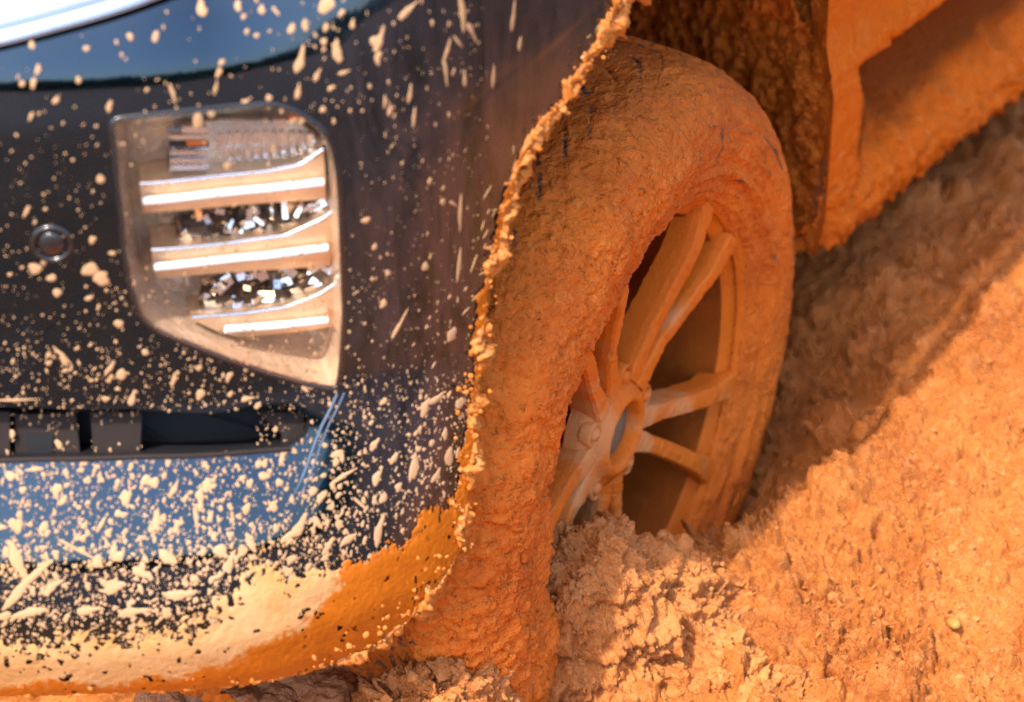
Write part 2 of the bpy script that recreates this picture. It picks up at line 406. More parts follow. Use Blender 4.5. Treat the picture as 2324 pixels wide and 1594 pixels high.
def S0(s, z, d=0.0):
    s = np.asarray(s, float); z = np.asarray(z, float)
    x = np.interp(s, _sd, _pl[:, 0]); y = np.interp(s, _sd, _pl[:, 1])
    nx = np.interp(s, _sd, _nr[:, 0]); ny = np.interp(s, _sd, _nr[:, 1])
    o = np.interp(z, _oz, _ov) * side_f(s)
    return np.stack([x + nx * o, y + ny * o, z + 0 * s], -1)
def Sn(s, z):
    e = 0.003
    a = S0(s + e, z) - S0(s - e, z); b = S0(s, z + e) - S0(s, z - e)
    n = np.cross(b, a); n /= np.linalg.norm(n, axis=-1)[..., None]
    flip = (n @ np.array([-0.6, -0.7, 0.4])) < 0
    return np.where(flip[..., None], -n, n)
def S(s, z, h=0.0):
    """point on the panel, h metres proud of it"""
    s = np.atleast_1d(np.asarray(s, float)); z = np.atleast_1d(np.asarray(z, float))
    return S0(s, z) + Sn(s, z) * np.reshape(h, (-1, 1)) if np.ndim(h) else S0(s, z) + Sn(s, z) * h
_ss, _zz = np.meshgrid(np.linspace(0.35, SMAX, 110), np.linspace(-0.05, 0.85, 90), indexing='ij')
_gp = proj(S0(_ss.ravel(), _zz.ravel()))
def inv(pts, d=0.0):
    """(s, z) of points measured in the photo, on the panel sunk by d"""
    out = []
    for (x, y) in pts:
        t = np.array([x * K, y * K])
        i = ((_gp - t) ** 2).sum(1).argmin(); q = np.array([_ss.ravel()[i], _zz.ravel()[i]])
        for _ in range(8):
            f = proj(S(q[0], q[1], -d))[0] - t; e = 1e-3
            J = np.stack([(proj(S(q[0] + e, q[1], -d))[0] - t - f) / e, (proj(S(q[0], q[1] + e, -d))[0] - t - f) / e], -1)
            q = q - np.clip(np.linalg.solve(J, f), -0.05, 0.05)
            q[0] = np.clip(q[0], 0.05, SMAX - 0.02); q[1] = np.clip(q[1], -0.09, 0.93)
        out.append(q)
    return np.array(out)

ARCH_PX = [(1010, 1300), (1040, 1250), (1060, 1100), (1078, 900), (1088, 800), (1105, 640), (1145, 500), (1185, 345), (1275, 235), (1365, 85), (1410, 10)]
arch = inv(ARCH_PX)
BOT_PX = [(1010, 1300), (965, 1365), (900, 1425), (800, 1487), (650, 1533), (500, 1555), (250, 1570), (0, 1576), (-200, 1580)]
bot = inv(BOT_PX)
top = inv([(-100, 142), (0, 116), (200, 58), (400, 2)])
print('arch', arch.round(3).tolist()); print('bot', bot.round(3).tolist()); print('top', top.round(3).tolist())
_tk = np.polyfit(top[:, 0], top[:, 1], 1)
def ztop(s): return np.clip(np.polyval(_tk, s), 0.5, 0.80)
def zbot(s):
    o = np.argsort(bot[:, 0]); return np.interp(s, bot[o, 0], bot[o, 1])
arch2 = np.concatenate([arch, [[arch[-1, 0] - 0.10, arch[-1, 1] + 0.045], [arch[-1, 0] - 0.30, arch[-1, 1] + 0.07], [0.02, arch[-1, 1] + 0.08]]])
arch2 = smooth1(resample(arch2, step=0.004), 12)

# ------------------------------------------------------------------ thing: the car
CARLOC = (0.0, 0.9, -0.37)
car = bpy.data.objects.new('car', None); col.objects.link(car); car.location = CARLOC; car['_w'] = CARLOC
car['label'] = 'dark blue car caked in orange mud, stuck with its front wheel sunk in'; car['category'] = 'car'

LAMP_C = [(185, 128), (350, 108), (600, 80), (900, 52), (1050, 46), (1150, 80), (1270, 155), (1340, 245), (1375, 400), (1390, 600), (1400, 900), (1410, 1150), (1395, 1400), (1378, 1545),
          (1200, 1512), (1000, 1455), (800, 1388), (600, 1305), (430, 1238), (350, 1172), (292, 1020), (255, 800), (235, 560), (212, 350)]
def C2(p): return ((300 + p[0] / 1.307) * 0.56738, (380 + p[1] / 1.307) * 0.56738)
lamp_out = inv([C2(p) for p in LAMP_C])
lamp_out = resample(np.concatenate([lamp_out, lamp_out[:1]]), step=0.003)[:-1]
lamp_out = smooth1(lamp_out, 6, True)
SLOT_PX = [(-260, 920), (0, 922), (300, 928), (480, 938), (620, 928), (680, 930), (706, 948), (700, 985), (672, 1010), (600, 1020), (330, 1033), (0, 1042), (-260, 1046)]
slot_out = inv(SLOT_PX); slot_out = resample(np.concatenate([slot_out, slot_out[:1]]), step=0.003)[:-1]; slot_out = smooth1(slot_out, 3, True)
def inside(poly, P):
    x, y = P[:, 0], P[:, 1]; c = np.zeros(len(P), bool)
    x0, y0 = poly[-1]
    for x1, y1 in poly:
        cr = ((y1 > y) != (y0 > y)) & (x < (x0 - x1) * (y - y1) / (y0 - y1 + 1e-15) + x1)
        c ^= cr; x0, y0 = x1, y1
    return c
def cut(Q, F, poly):
    """remove the faces inside poly and pull the rim of the hole onto it"""
    c = Q[F].mean(1); ins = inside(poly, c)
    rim = np.intersect1d(np.unique(F[ins]), np.unique(F[~ins]))
    for i in rim:
        Q[i] = poly[((poly - Q[i]) ** 2).sum(1).argmin()]
    return Q, F[~ins]

def build_bumper():
    nu, nv = 380, 240
    ao = arch2[np.argsort(arch2[:, 1])]
    v = np.linspace(0, 1, nv)
    Q = np.zeros((nu, nv, 2))
    sg = np.linspace(0.0, 1.0, 2001); st = np.zeros(nv)
    for j in range(nv):
        zz = zbot(sg) + v[j] * (ztop(sg) - zbot(sg)); st[j] = sg[np.argmax(sg >= np.interp(zz, ao[:, 1], ao[:, 0]))]
    st = smooth1(st[:, None], 4)[:, 0]
    for j in range(nv):
        s = st[j]
        ue = np.linspace(0, 1, nu)
        sm = min(SMAX - 0.03, 1.34)
        # dense in the visible corner
        sv = np.concatenate([s + (0.90 - s) * np.linspace(0, 1, 150, endpoint=False), np.linspace(0.90, sm, nu - 150)])
        Q[:, j, 0] = sv; Q[:, j, 1] = zbot(sv) + v[j] * (ztop(sv) - zbot(sv))
    Q = Q.reshape(-1, 2); F = gridf(nu, nv)
    Q, F = cut(Q, F, lamp_out); Q, F = cut(Q, F, slot_out)
    V = S0(Q[:, 0], Q[:, 1])
    dirt = (1 - sstep(0.88, 1.02, Q[:, 0])) * 0.42 + 0.012
    dirt *= 1 - 0.7 * sstep(0.5, 0.66, Q[:, 1])
    Vi = S(Q[:, 0], Q[:, 1], -0.004)
    used = np.unique(F); V2 = np.concatenate([V, Vi]); F2 = np.concatenate([F, F[:, ::-1] + len(V)])
    V, F, at = compact(V2, F2, {'dirt': np.r_[dirt, dirt]})
    me = make_mesh('front_bumper', V, F, attr=at)
    o = link('front_bumper', me, M_paint, car, label='glossy dark blue front corner panel spattered with pale mud')
    return o
bumper = build_bumper()

# hood above the gap
def hood_rows(s, ts):
    zt = ztop(s) + 0.006; P0 = S0(s, zt)
    nr = np.stack([np.interp(s, _sd, _nr[:, 0]), np.interp(s, _sd, _nr[:, 1])], -1); rows = []
    for back, up in ts:
        P = P0.copy(); P[:, :2] -= nr * back; P[:, 2] += up; rows.append(P)
    return np.stack(rows, 1)
def build_hood():
    s = np.linspace(0.95, SMAX - 0.03, 160)
    r = np.linspace(0, np.pi / 2, 8)
    ts = [(0.010 * (1 - math.cos(a)) + 0.002, 0.010 * math.sin(a) - 0.004) for a in r] + [(0.012 + 0.046 * k, 0.006 + 0.026 * k) for k in np.linspace(0.1, 1, 10)] + [(0.062, 0.024)]
    a = hood_rows(s, ts)
    link('bright_trim', make_mesh('bright_trim', a.reshape(-1, 3), gridf(*a.shape[:2])), M_trim, car, label='bright silver trim strip above the panel gap')
    s = np.linspace(0.02, SMAX - 0.03, 200)
    ts = [(0.056, 0.020), (0.062, 0.034)] + [(0.062 + 0.25 * k, 0.036 + 0.13 * k - 0.05 * k * k) for k in np.linspace(0.05, 1, 16)]
    a = hood_rows(s, ts)
    ex = []
    for q in (0.33, 0.66, 1.0):
        E_ = a[:, -1].copy(); E_[:, 0] += (np.maximum(0.55, E_[:, 0]) - E_[:, 0]) * q; E_[:, 1] += 0.15 * q; E_[:, 2] += 0.06 * q; ex.append(E_)
    a = np.concatenate([a, np.stack(ex, 1)], 1)
    return link('hood', make_mesh('hood', a.reshape(-1, 3), gridf(*a.shape[:2])), M_paint, car)
hood = build_hood()
# dark channel under the hood gap, and the inside of the nose so no light leaks through
def build_nose():
    s = np.linspace(0.02, SMAX - 0.03, 160); zt = ztop(s)
    a = S(s, zt - 0.012, -0.012); b = S(s, zt + 0.004, -0.03)
    nr = np.stack([np.interp(s, _sd, _nr[:, 0]), np.interp(s, _sd, _nr[:, 1]), 0 * s], -1)
    c = b - nr * 0.10
    g = np.stack([a, b, c], 1)
    return link('gap_channel', make_mesh('gap_channel', g.reshape(-1, 3), gridf(*g.shape[:2])), M_black, car)
build_nose()

# ------------------------------------------------------------------ headlamp
def ribbon(P, Q_):
    n = len(P); V = np.concatenate([P, Q_]); F = np.array([(i, i + 1, n + i + 1, n + i) for i in range(n - 1)]); return V, F
def mapL(q, d): return S(q[:, 0], q[:, 1], -d)
def px_line(pts, d, n=40):
    return resample(inv([C2(p) for p in pts], d), n=n)
def build_lamp():
    cen = lamp_out.mean(0)
    ring = []
    for f, d in ((1.0, 0.003), (0.985, 0.012), (0.955, 0.022), (0.93, 0.040), (0.90, 0.062), (0.6, 0.066), (0.3, 0.068), (0.02, 0.068)):
        q = cen + (lamp_out - cen) * f
        ring.append(mapL(q, d))
    g = np.stack(ring, 0); n = g.shape[1]
    V = g.reshape(-1, 3); F = []
    for a in range(len(ring) - 1):
        for b in range(n): F.append((a * n + b, a * n + (b + 1) % n, (a + 1) * n + (b + 1) % n, (a + 1) * n + b))
    lamp = link('headlamp', make_mesh('headlamp', V, np.array(F)), M_house, car, label='mud-flecked headlamp with three white light strips behind a clear lens')
    # lens
    cl = []
    for f in (1.0, 0.97, 0.9, 0.75, 0.5, 0.25, 0.01):
        q = cen + (lamp_out - cen) * f
        cl.append(S(q[:, 0], q[:, 1], 0.001 + 0.004 * (1 - f ** 4)))
    g = np.stack(cl, 0); V = g.reshape(-1, 3); F = []
    for a in range(len(cl) - 1):
        for b in range(n): F.append((a * n + b, a * n + (b + 1) % n, (a + 1) * n + (b + 1) % n, (a + 1) * n + b))
    link('lens', make_mesh('lens', V, np.array(F)), M_lens, lamp)
    Vt, Ft = tube(S(lamp_out[:, 0], lamp_out[:, 1], -0.001), 0.0024, 8, True)
    link('gasket', make_mesh('gasket', Vt, Ft), M_blackgloss, lamp)
    # three shelves
    sh = [dict(top=[(340, 475), (700, 440), (1000, 410), (1180, 375), (1300, 292)], bot=[(362, 615), (700, 590), (1000, 565), (1312, 545)], bar=[(352, 555), (700, 520), (1000, 490), (1300, 455)]),
          dict(top=[(400, 820), (800, 785), (1100, 745), (1300, 655), (1362, 605)], bot=[(425, 955), (700, 935), (1000, 915), (1335, 893)], bar=[(415, 900), (700, 870), (1000, 840), (1322, 797)]),
          dict(top=[(610, 1172), (900, 1150), (1100, 1120), (1280, 1052), (1370, 992)], bot=[(860, 1268), (1000, 1255), (1150, 1240), (1335, 1212)], bar=[(782, 1225), (1000, 1210), (1150, 1196), (1322, 1175)])]
    for k, e in enumerate(sh):
        d = 0.024
        tq = px_line(e['top'], d); bq = px_line(e['bot'], d + 0.006)
        A, B = mapL(tq, d), mapL(bq, d + 0.006)
        A2 = mapL(tq, d + 0.04); B2 = mapL(bq, d + 0.04)
        mid = 0.5 * (A + B) + 0.004 * (A - A2) / np.linalg.norm(A - A2, axis=1)[:, None]
        parts = [ribbon(A2, A), ribbon(A, mid), ribbon(mid, B), ribbon(B, B2)]
        V, F = joinm(parts)
        me = make_mesh('reflector_shelf', V, F, smooth=False)
        link('reflector_shelf', me, M_shelf, lamp)
        Vb, Fb = tube(A + 0.001, 0.0022, 6); link('chrome_edge', make_mesh('chrome_edge', Vb, Fb), M_mirror, lamp)
        bar = px_line(e['bar'], d - 0.006, 50)
        Vb, Fb = tube(mapL(bar, d - 0.006), 0.0034, 10)
        link('light_strip', make_mesh('light_strip', Vb, Fb), M_white, lamp)
    # dark reflector chambers between the shelves with broken mirror facets
    rnd = random.Random(3)
    zones = [[(478, 165), (760, 130), (1180, 140), (1300, 255), (1170, 360), (1000, 395), (480, 455)],
             [(520, 640), (700, 600), (1290, 560), (1370, 590), (1290, 650), (1090, 735), (800, 775), (540, 790)],
             [(660, 975), (760, 930), (1330, 900), (1382, 960), (1270, 1045), (1090, 1110), (640, 1158)]]
    for zi, z_ in enumerate(zones):
        d = 0.045
        zq = inv([C2(p) for p in z_], d); c = zq.mean(0)
        P = mapL(zq, d); P2 = mapL(c + (zq - c) * 0.9, d + 0.012); n = len(P)
        F = [(i, (i + 1) % n, n + (i + 1) % n, n + i) for i in range(n)]
        me = bpy.data.meshes.new('reflector_chamber'); me.from_pydata([tuple(p) for p in np.concatenate([P, P2])], [], F + [tuple(range(n, 2 * n))])
        link('reflector_chamber', me, M_satin if zi == 0 else M_blackgloss, lamp)
        if zi == 0: continue
        for k in range(46):
            while True:
                p = (rnd.uniform(480, 1370), rnd.uniform(560, 1160))
                if inside(np.array(z_, float), np.array([p]))[0]: break
            q = inv([C2(p)], 0.04)[0]; ctr = S(q[0], q[1], -0.040)[0]
            nn = Sn(np.array([q[0]]), np.array([q[1]]))[0]
            nn = nn + np.array([rnd.gauss(0, .45), rnd.gauss(0, .45), rnd.gauss(0, .45)]); nn /= np.linalg.norm(nn)
            ux = np.cross(nn, [rnd.gauss(0, 1), rnd.gauss(0, 1), rnd.gauss(0, 1)]); ux /= np.linalg.norm(ux); uy = np.cross(nn, ux)
            a, b = rnd.uniform(0.002, 0.008), rnd.uniform(0.0015, 0.004)
            V, Fb = boxv(ctr, ux * a, uy * b, nn * 0.0012)
            link('mirror_facet', make_mesh('mirror_facet', V, Fb, smooth=False), rnd.choice((M_mirror, M_mirror, M_chrome, M_satin, M_brownplastic)), lamp)
    # light modules of the upper chamber
    def module(p0, p1, d, m, th=0.004, name='light_module'):
        q = inv([C2(p0), C2((p1[0], p0[1])), C2(p1), C2((p0[0], p1[1]))], d)
        A = mapL(q, d); B = mapL(q, d + th * 2)
        V = np.concatenate([A, B]); F = np.array([(0, 1, 2, 3), (7, 6, 5, 4), (0, 4, 5, 1), (1, 5, 6, 2), (2, 6, 7, 3), (3, 7, 4, 0)])
        link(name, make_mesh(name, V, F, smooth=False), m, lamp)
    for k in range(5): module((498, 210 + k * 40), (700, 234 + k * 40), 0.036, (M_satin, M_brownplastic, M_chrome, M_satin, M_chrome)[k])
    for k in range(9): module((498 + k * 23, 332), (512 + k * 23, 392), 0.033, M_chrome, 0.002)
    module((585, 245), (690, 262), 0.0345, M_amber, 0.002, 'amber_tag')
    for k in range(11):
        x = 745 + k * 47
        ym = 205 - 10 * math.sin(k / 10 * 3.1)
        module((x, ym), (x + 30, ym + 62), 0.036, (M_chrome, M_satin, M_mirror)[k % 3], 0.003)
        module((x + 4, ym + 72), (x + 26, ym + 140 - max(0, k - 7) * 14), 0.037, (M_satin, M_mirror, M_chrome)[k % 3], 0.003)
        module((x + 31, ym + 8), (x + 37, ym + 150 - max(0, k - 6) * 16), 0.034, M_mirror, 0.002)
    module((560, 165), (690, 200), 0.036, M_mirror, 0.003)
    module((1120, 112), (1165, 140), 0.02, M_amber, 0.002, 'amber_tag')
    module((1040, 130), (1110, 172), 0.022, M_mirror, 0.003)
    return lamp
lamp = build_lamp()

# ------------------------------------------------------------------ lower air slot, parking sensor, crease
def build_slot():
    P0 = S(slot_out[:, 0], slot_out[:, 1], 0.0); P1 = S(slot_out[:, 0], slot_out[:, 1], -0.05)
    n = len(P0)
    F = [(i, (i + 1) % n, n + (i + 1) % n, n + i) for i in range(n)]
    me = bpy.data.meshes.new('air_slot'); me.from_pydata([tuple(p) for p in np.concatenate([P0, P1])], [], F + [tuple(range(n, 2 * n))])
    sl_ = link('air_slot', me, M_black, car)
    def pane(pts, d, m, th=0.004):
        q = inv(pts, d); A = mapL(q, d); B = mapL(q, d + th); k = len(q)
        me = bpy.data.meshes.new('slot_panel')
        me.from_pydata([tuple(p) for p in np.concatenate([A, B])], [], [tuple(range(k)), tuple(range(2 * k - 1, k - 1, -1))] + [(i, k + i, k + (i + 1) % k, (i + 1) % k) for i in range(k)])
        link('slot_panel', me, m, sl_)
    pane([(-150, 935), (22, 935), (22, 1035), (-150, 1040)], 0.016, M_brownplastic)
    pane([(34, 940), (172, 940), (182, 1030), (34, 1035)], 0.022, M_brownplastic)
    pane([(205, 935), (322, 936), (318, 1026), (212, 1030)], 0.014, M_brownplastic)
    pane([(232, 946), (250, 946), (250, 962), (232, 962)], 0.0125, M_black)
    pane([(585, 935), (690, 936), (688, 1000), (640, 1010), (640, 985)], 0.014, M_brownplastic)
    pane([(646, 940), (658, 940), (658, 952), (646, 952)], 0.0125, M_black)
    pane([(60, 985), (120, 985), (120, 1030), (60, 1032)], 0.0205, M_black)
    return sl_
build_slot()
rid = inv([(766, 893), (752, 925), (728, 972), (706, 1030), (690, 1075), (668, 1122)])
rid = smooth1(resample(rid, n=60), 4)
for off, rr, m in ((0.0, 0.0012, M_paint), (0.006, 0.0008, M_paint)):
    V, F = tube(S(rid[:, 0] - off, rid[:, 1], 0.0), np.interp(np.linspace(0, 1, 60), [0, 0.1, 0.8, 1], [rr, rr * 1.2, rr, 0.0003]), 8)
    link('crease_ridge', make_mesh('crease_ridge', V, F), M_blueedge, bumper)
lip = inv([(-60, 1046), (100, 1042), (330, 1036), (560, 1026), (660, 1018)])
V, F = tube(S(resample(lip, n=60)[:, 0], resample(lip, n=60)[:, 1], 0.0), 0.0022, 8)
link('slot_trim', make_mesh('slot_trim', V, F), M_brownplastic, bumper)
def build_sensor():
    q = inv([(118, 552)])[0]
    ctr = S(q[0], q[1], 0)[0]; nn = Sn(np.array([q[0]]), np.array([q[1]]))[0]
    ux = np.cross([0, 0, 1.0], nn); ux /= np.linalg.norm(ux); uy = np.cross(nn, ux)
    prof = [(0.0002, 0.0022), (0.0085, 0.0022), (0.0098, 0.0010), (0.0102, -0.003), (0.0120, -0.003), (0.0124, 0.0020), (0.0140, 0.0026), (0.0156, 0.0018), (0.0160, -0.001)]
    a = np.linspace(0, 2 * np.pi, 40, endpoint=False)
    V = np.concatenate([ctr + r * (np.cos(a)[:, None] * ux + np.sin(a)[:, None] * uy) + h * nn for r, h in prof])
    F = [(i * 40 + k, i * 40 + (k + 1) % 40, (i + 1) * 40 + (k + 1) % 40, (i + 1) * 40 + k) for i in range(len(prof) - 1) for k in range(40)]
    link('parking_sensor', make_mesh('parking_sensor', V, np.array(F)), M_blackgloss, bumper)
build_sensor()

# ------------------------------------------------------------------ mud coat over the foot of the panel
COAT_PX = [(-200, 1470), (0, 1430), (60, 1470), (150, 1445), (300, 1425), (420, 1415), (470, 1370), (535, 1330), (545, 1285), (600, 1268), (680, 1300), (760, 1292), (800, 1262), (900, 1235), (960, 1165), (1030, 1120), (1062, 1075), (1080, 950)]
WET_PX = [(-200, 1550), (0, 1553), (250, 1546), (400, 1528), (520, 1505), (565, 1475), (640, 1440), (700, 1400), (770, 1330), (785, 1270), (840, 1240), (900, 1180)]
coat_l = inv(COAT_PX); wet_l = inv(WET_PX)
def build_coat():
    nu, nv = 620, 230
    ao = arch2[np.argsort(arch2[:, 1])]
    o1 = np.argsort(coat_l[:, 0]); cz = lambda s: np.interp(s, coat_l[o1, 0], coat_l[o1, 1])
    o2 = np.argsort(wet_l[:, 0]); wz = lambda s: np.interp(s, wet_l[o2, 0], wet_l[o2, 1])
    v = np.linspace(0, 1, nv); Q = np.zeros((nu, nv, 2))
    zt = lambda s: zbot(s) + 0.20
    for j in range(nv):
        s = 0.75
        for _ in range(25):
            z = zbot(s) + v[j] * 0.20
            s = 0.5 * s + 0.5 * np.interp(z, ao[:, 1], ao[:, 0])
        sv = np.linspace(s, 1.33, nu)
        Q[:, j, 0] = sv; Q[:, j, 1] = zbot(sv) + v[j] * 0.20
    Q = Q.reshape(-1, 2)
    P = S0(Q[:, 0], Q[:, 1])
    n_big = fbm(P * 45, 4, 3); n_fine = fbm(P * 190, 4, 8); streak = fbm(np.stack([Q[:, 0] * 120, Q[:, 1] * 18, 0 * Q[:, 0]], -1), 3, 4)
    side = 1 - sstep(0.86, 0.97, Q[:, 0])
    m = (cz(Q[:, 0]) - Q[:, 1]) + 0.016 * n_big + 0.012 * n_fine + 0.010 * streak * (1 - side)
    # bare holes where the coat has not closed, mostly on the far left
    hole = fbm(P * 130 + 3, 4, 21) + 0.35 * fbm(P * 40, 2, 5)
    thin = sstep(0.95, 1.10, Q[:, 0]) * (1 - sstep(0.012, 0.035, cz(Q[:, 0]) - Q[:, 1]))
    m = np.where(hole > 0.60 - 0.42 * thin, -0.004, m)
    # scratches in the wet part
    scr = fbm(np.stack([Q[:, 0] * 260, Q[:, 1] * 30, 0 * Q[:, 0] + 4], -1), 3, 44)
    m = np.where((scr > 0.45) & (side > 0.3) & (hole > 0.0), -0.004, m)
    h = np.clip(m / 0.006, 0, 1) ** 0.5 * (0.0009 + 0.0008 * (n_big * 0.5 + 0.5) + 0.0003 * n_fine) + 0.0003
    F = gridf(nu, nv); keep = (m[F] > 0).all(1); F = F[keep]
    wet = sstep(-0.010, 0.010, (wz(Q[:, 0]) - Q[:, 1]) * 1.0 * 1 + 0.012 * n_big)
    wet = np.maximum(sstep(-0.005, 0.005, wet_side(Q) + 0.012 * n_big + 0.009 * n_fine), 0)
    V = S(Q[:, 0], Q[:, 1], h)
    V, F, at = compact(V, F, {'wet': wet})
    return link('mud_coat', make_mesh('mud_coat', V, F, attr=at), M_coat, bumper, label='smooth tan and wet orange mud coat along the bottom of the panel')
def wet_side(Q):
    """signed distance-like value, positive on the wet (lower right) side of the tan / orange border"""
    pw = resample(wet_l, step=0.002); d = np.full(len(Q), 1e9); sg = np.zeros(len(Q))
    t = np.gradient(pw, axis=0)
    for i in range(len(pw)):
        dd = (Q - pw[i]); r = (dd ** 2).sum(1); mm = r < d
        cr = t[i, 0] * dd[:, 1] - t[i, 1] * dd[:, 0]
        d = np.where(mm, r, d); sg = np.where(mm, np.sign(cr), sg)
    return np.sqrt(d) * sg * WETSIGN
_t = wet_l[6] - wet_l[5]; _c = np.array(inv([(900, 1350)])[0]) - wet_l[5]
WETSIGN = np.sign(_t[0] * _c[1] - _t[1] * _c[0])
build_coat()

def edge_smear():
    ao = arch2[np.argsort(arch2[:, 1])]; z = np.linspace(0.128, 0.60, 320); wv = np.linspace(0, 0.040, 34)
    sa = np.interp(z, ao[:, 1], ao[:, 0])
    Q = np.stack([sa[:, None] + wv[None], np.broadcast_to(z[:, None], (320, 34))], -1).reshape(-1, 2)
    Wd = np.tile(wv, 320); P = S0(Q[:, 0], Q[:, 1])
    nb = fbm(P * 40, 4, 203); nf = fbm(P * 170, 4, 204)
    m = 0.009 + 0.012 * nb + 0.006 * nf - Wd + 0.010 * (1 - sstep(0.13, 0.24, Q[:, 1]))
    h = np.clip(m / 0.006, 0, 1) ** 0.5 * (0.0014 + 0.001 * nf) + 0.0006
    F = gridf(320, 34); F = F[(m[F] > 0).all(1)]
    V, F, at = compact(S(Q[:, 0], Q[:, 1], h), F, {'wet': np.ones(len(Q))})
    link('edge_smear', make_mesh('edge_smear', V, F, attr=at), M_coat, bumper)
edge_smear()
# ------------------------------------------------------------------ splashes
def splat_geo(s, z, ra, rb, ang, h, tail=0.0, n=12, rs=None):
    rs = rs or RNG
    a = np.linspace(0, 2 * np.pi, n, endpoint=False)
    k1, k2 = rs.uniform(0, 6.28, 2)
    rad = 1 + 0.16 * np.sin(2 * a + k1) + 0.12 * np.sin(3 * a + k2) + rs.normal(0, 0.07, n)
    u = np.cos(a) * rad * ra; v_ = np.sin(a) * rad * rb
    if tail: u = np.where(np.cos(a) > 0, u * (1 + tail), u); v_ = np.where(np.cos(a) > 0.3, v_ * 0.7, v_)
    ca, sa = math.cos(ang), math.sin(ang)
    qs, qz = [s], [z]; hh = [h]
    for f, hf in ((0.62, 0.85), (0.93, 0.35), (1.0, -0.15)):
        qs += list(s + f * (u * ca - v_ * sa)); qz += list(z + f * (u * sa + v_ * ca)); hh += [h * hf] * n
    V = S(np.array(qs), np.array(qz), np.array(hh))
    F3 = [(0, 1 + i, 1 + (i + 1) % n) for i in range(n)]
    F4 = [(1 + r * n + i, 1 + (r + 1) * n + i, 1 + (r + 1) * n + (i + 1) % n, 1 + r * n + (i + 1) % n) for r in (0, 1) for i in range(n)]
    return V, np.array(F4), np.array(F3)
_map = {}
_s2, _z2 = np.meshgrid(np.linspace(0.45, 1.34, 1400), np.linspace(0.0, 0.78, 1300), indexing='ij')
_s2, _z2 = _s2.ravel(), _z2.ravel()
_ok = (_z2 > zbot(_s2)) & (_z2 < ztop(_s2)) & (_s2 > np.interp(_z2, arch2[np.argsort(arch2[:, 1]), 1], arch2[np.argsort(arch2[:, 1]), 0]) + 0.002)
_s2, _z2 = _s2[_ok], _z2[_ok]
_pp = proj(S0(_s2, _z2)) / K
_ix = np.floor(_pp / 2).astype(int); _in = (_ix[:, 0] >= 0) & (_ix[:, 0] < 600) & (_ix[:, 1] >= 0) & (_ix[:, 1] < 810)
LUT = np.full((600, 810, 2), np.nan); LUT[_ix[_in, 0], _ix[_in, 1]] = np.stack([_s2[_in], _z2[_in]], -1)
UNIT = 0.00039                                     # metres per measured photo unit on the panel
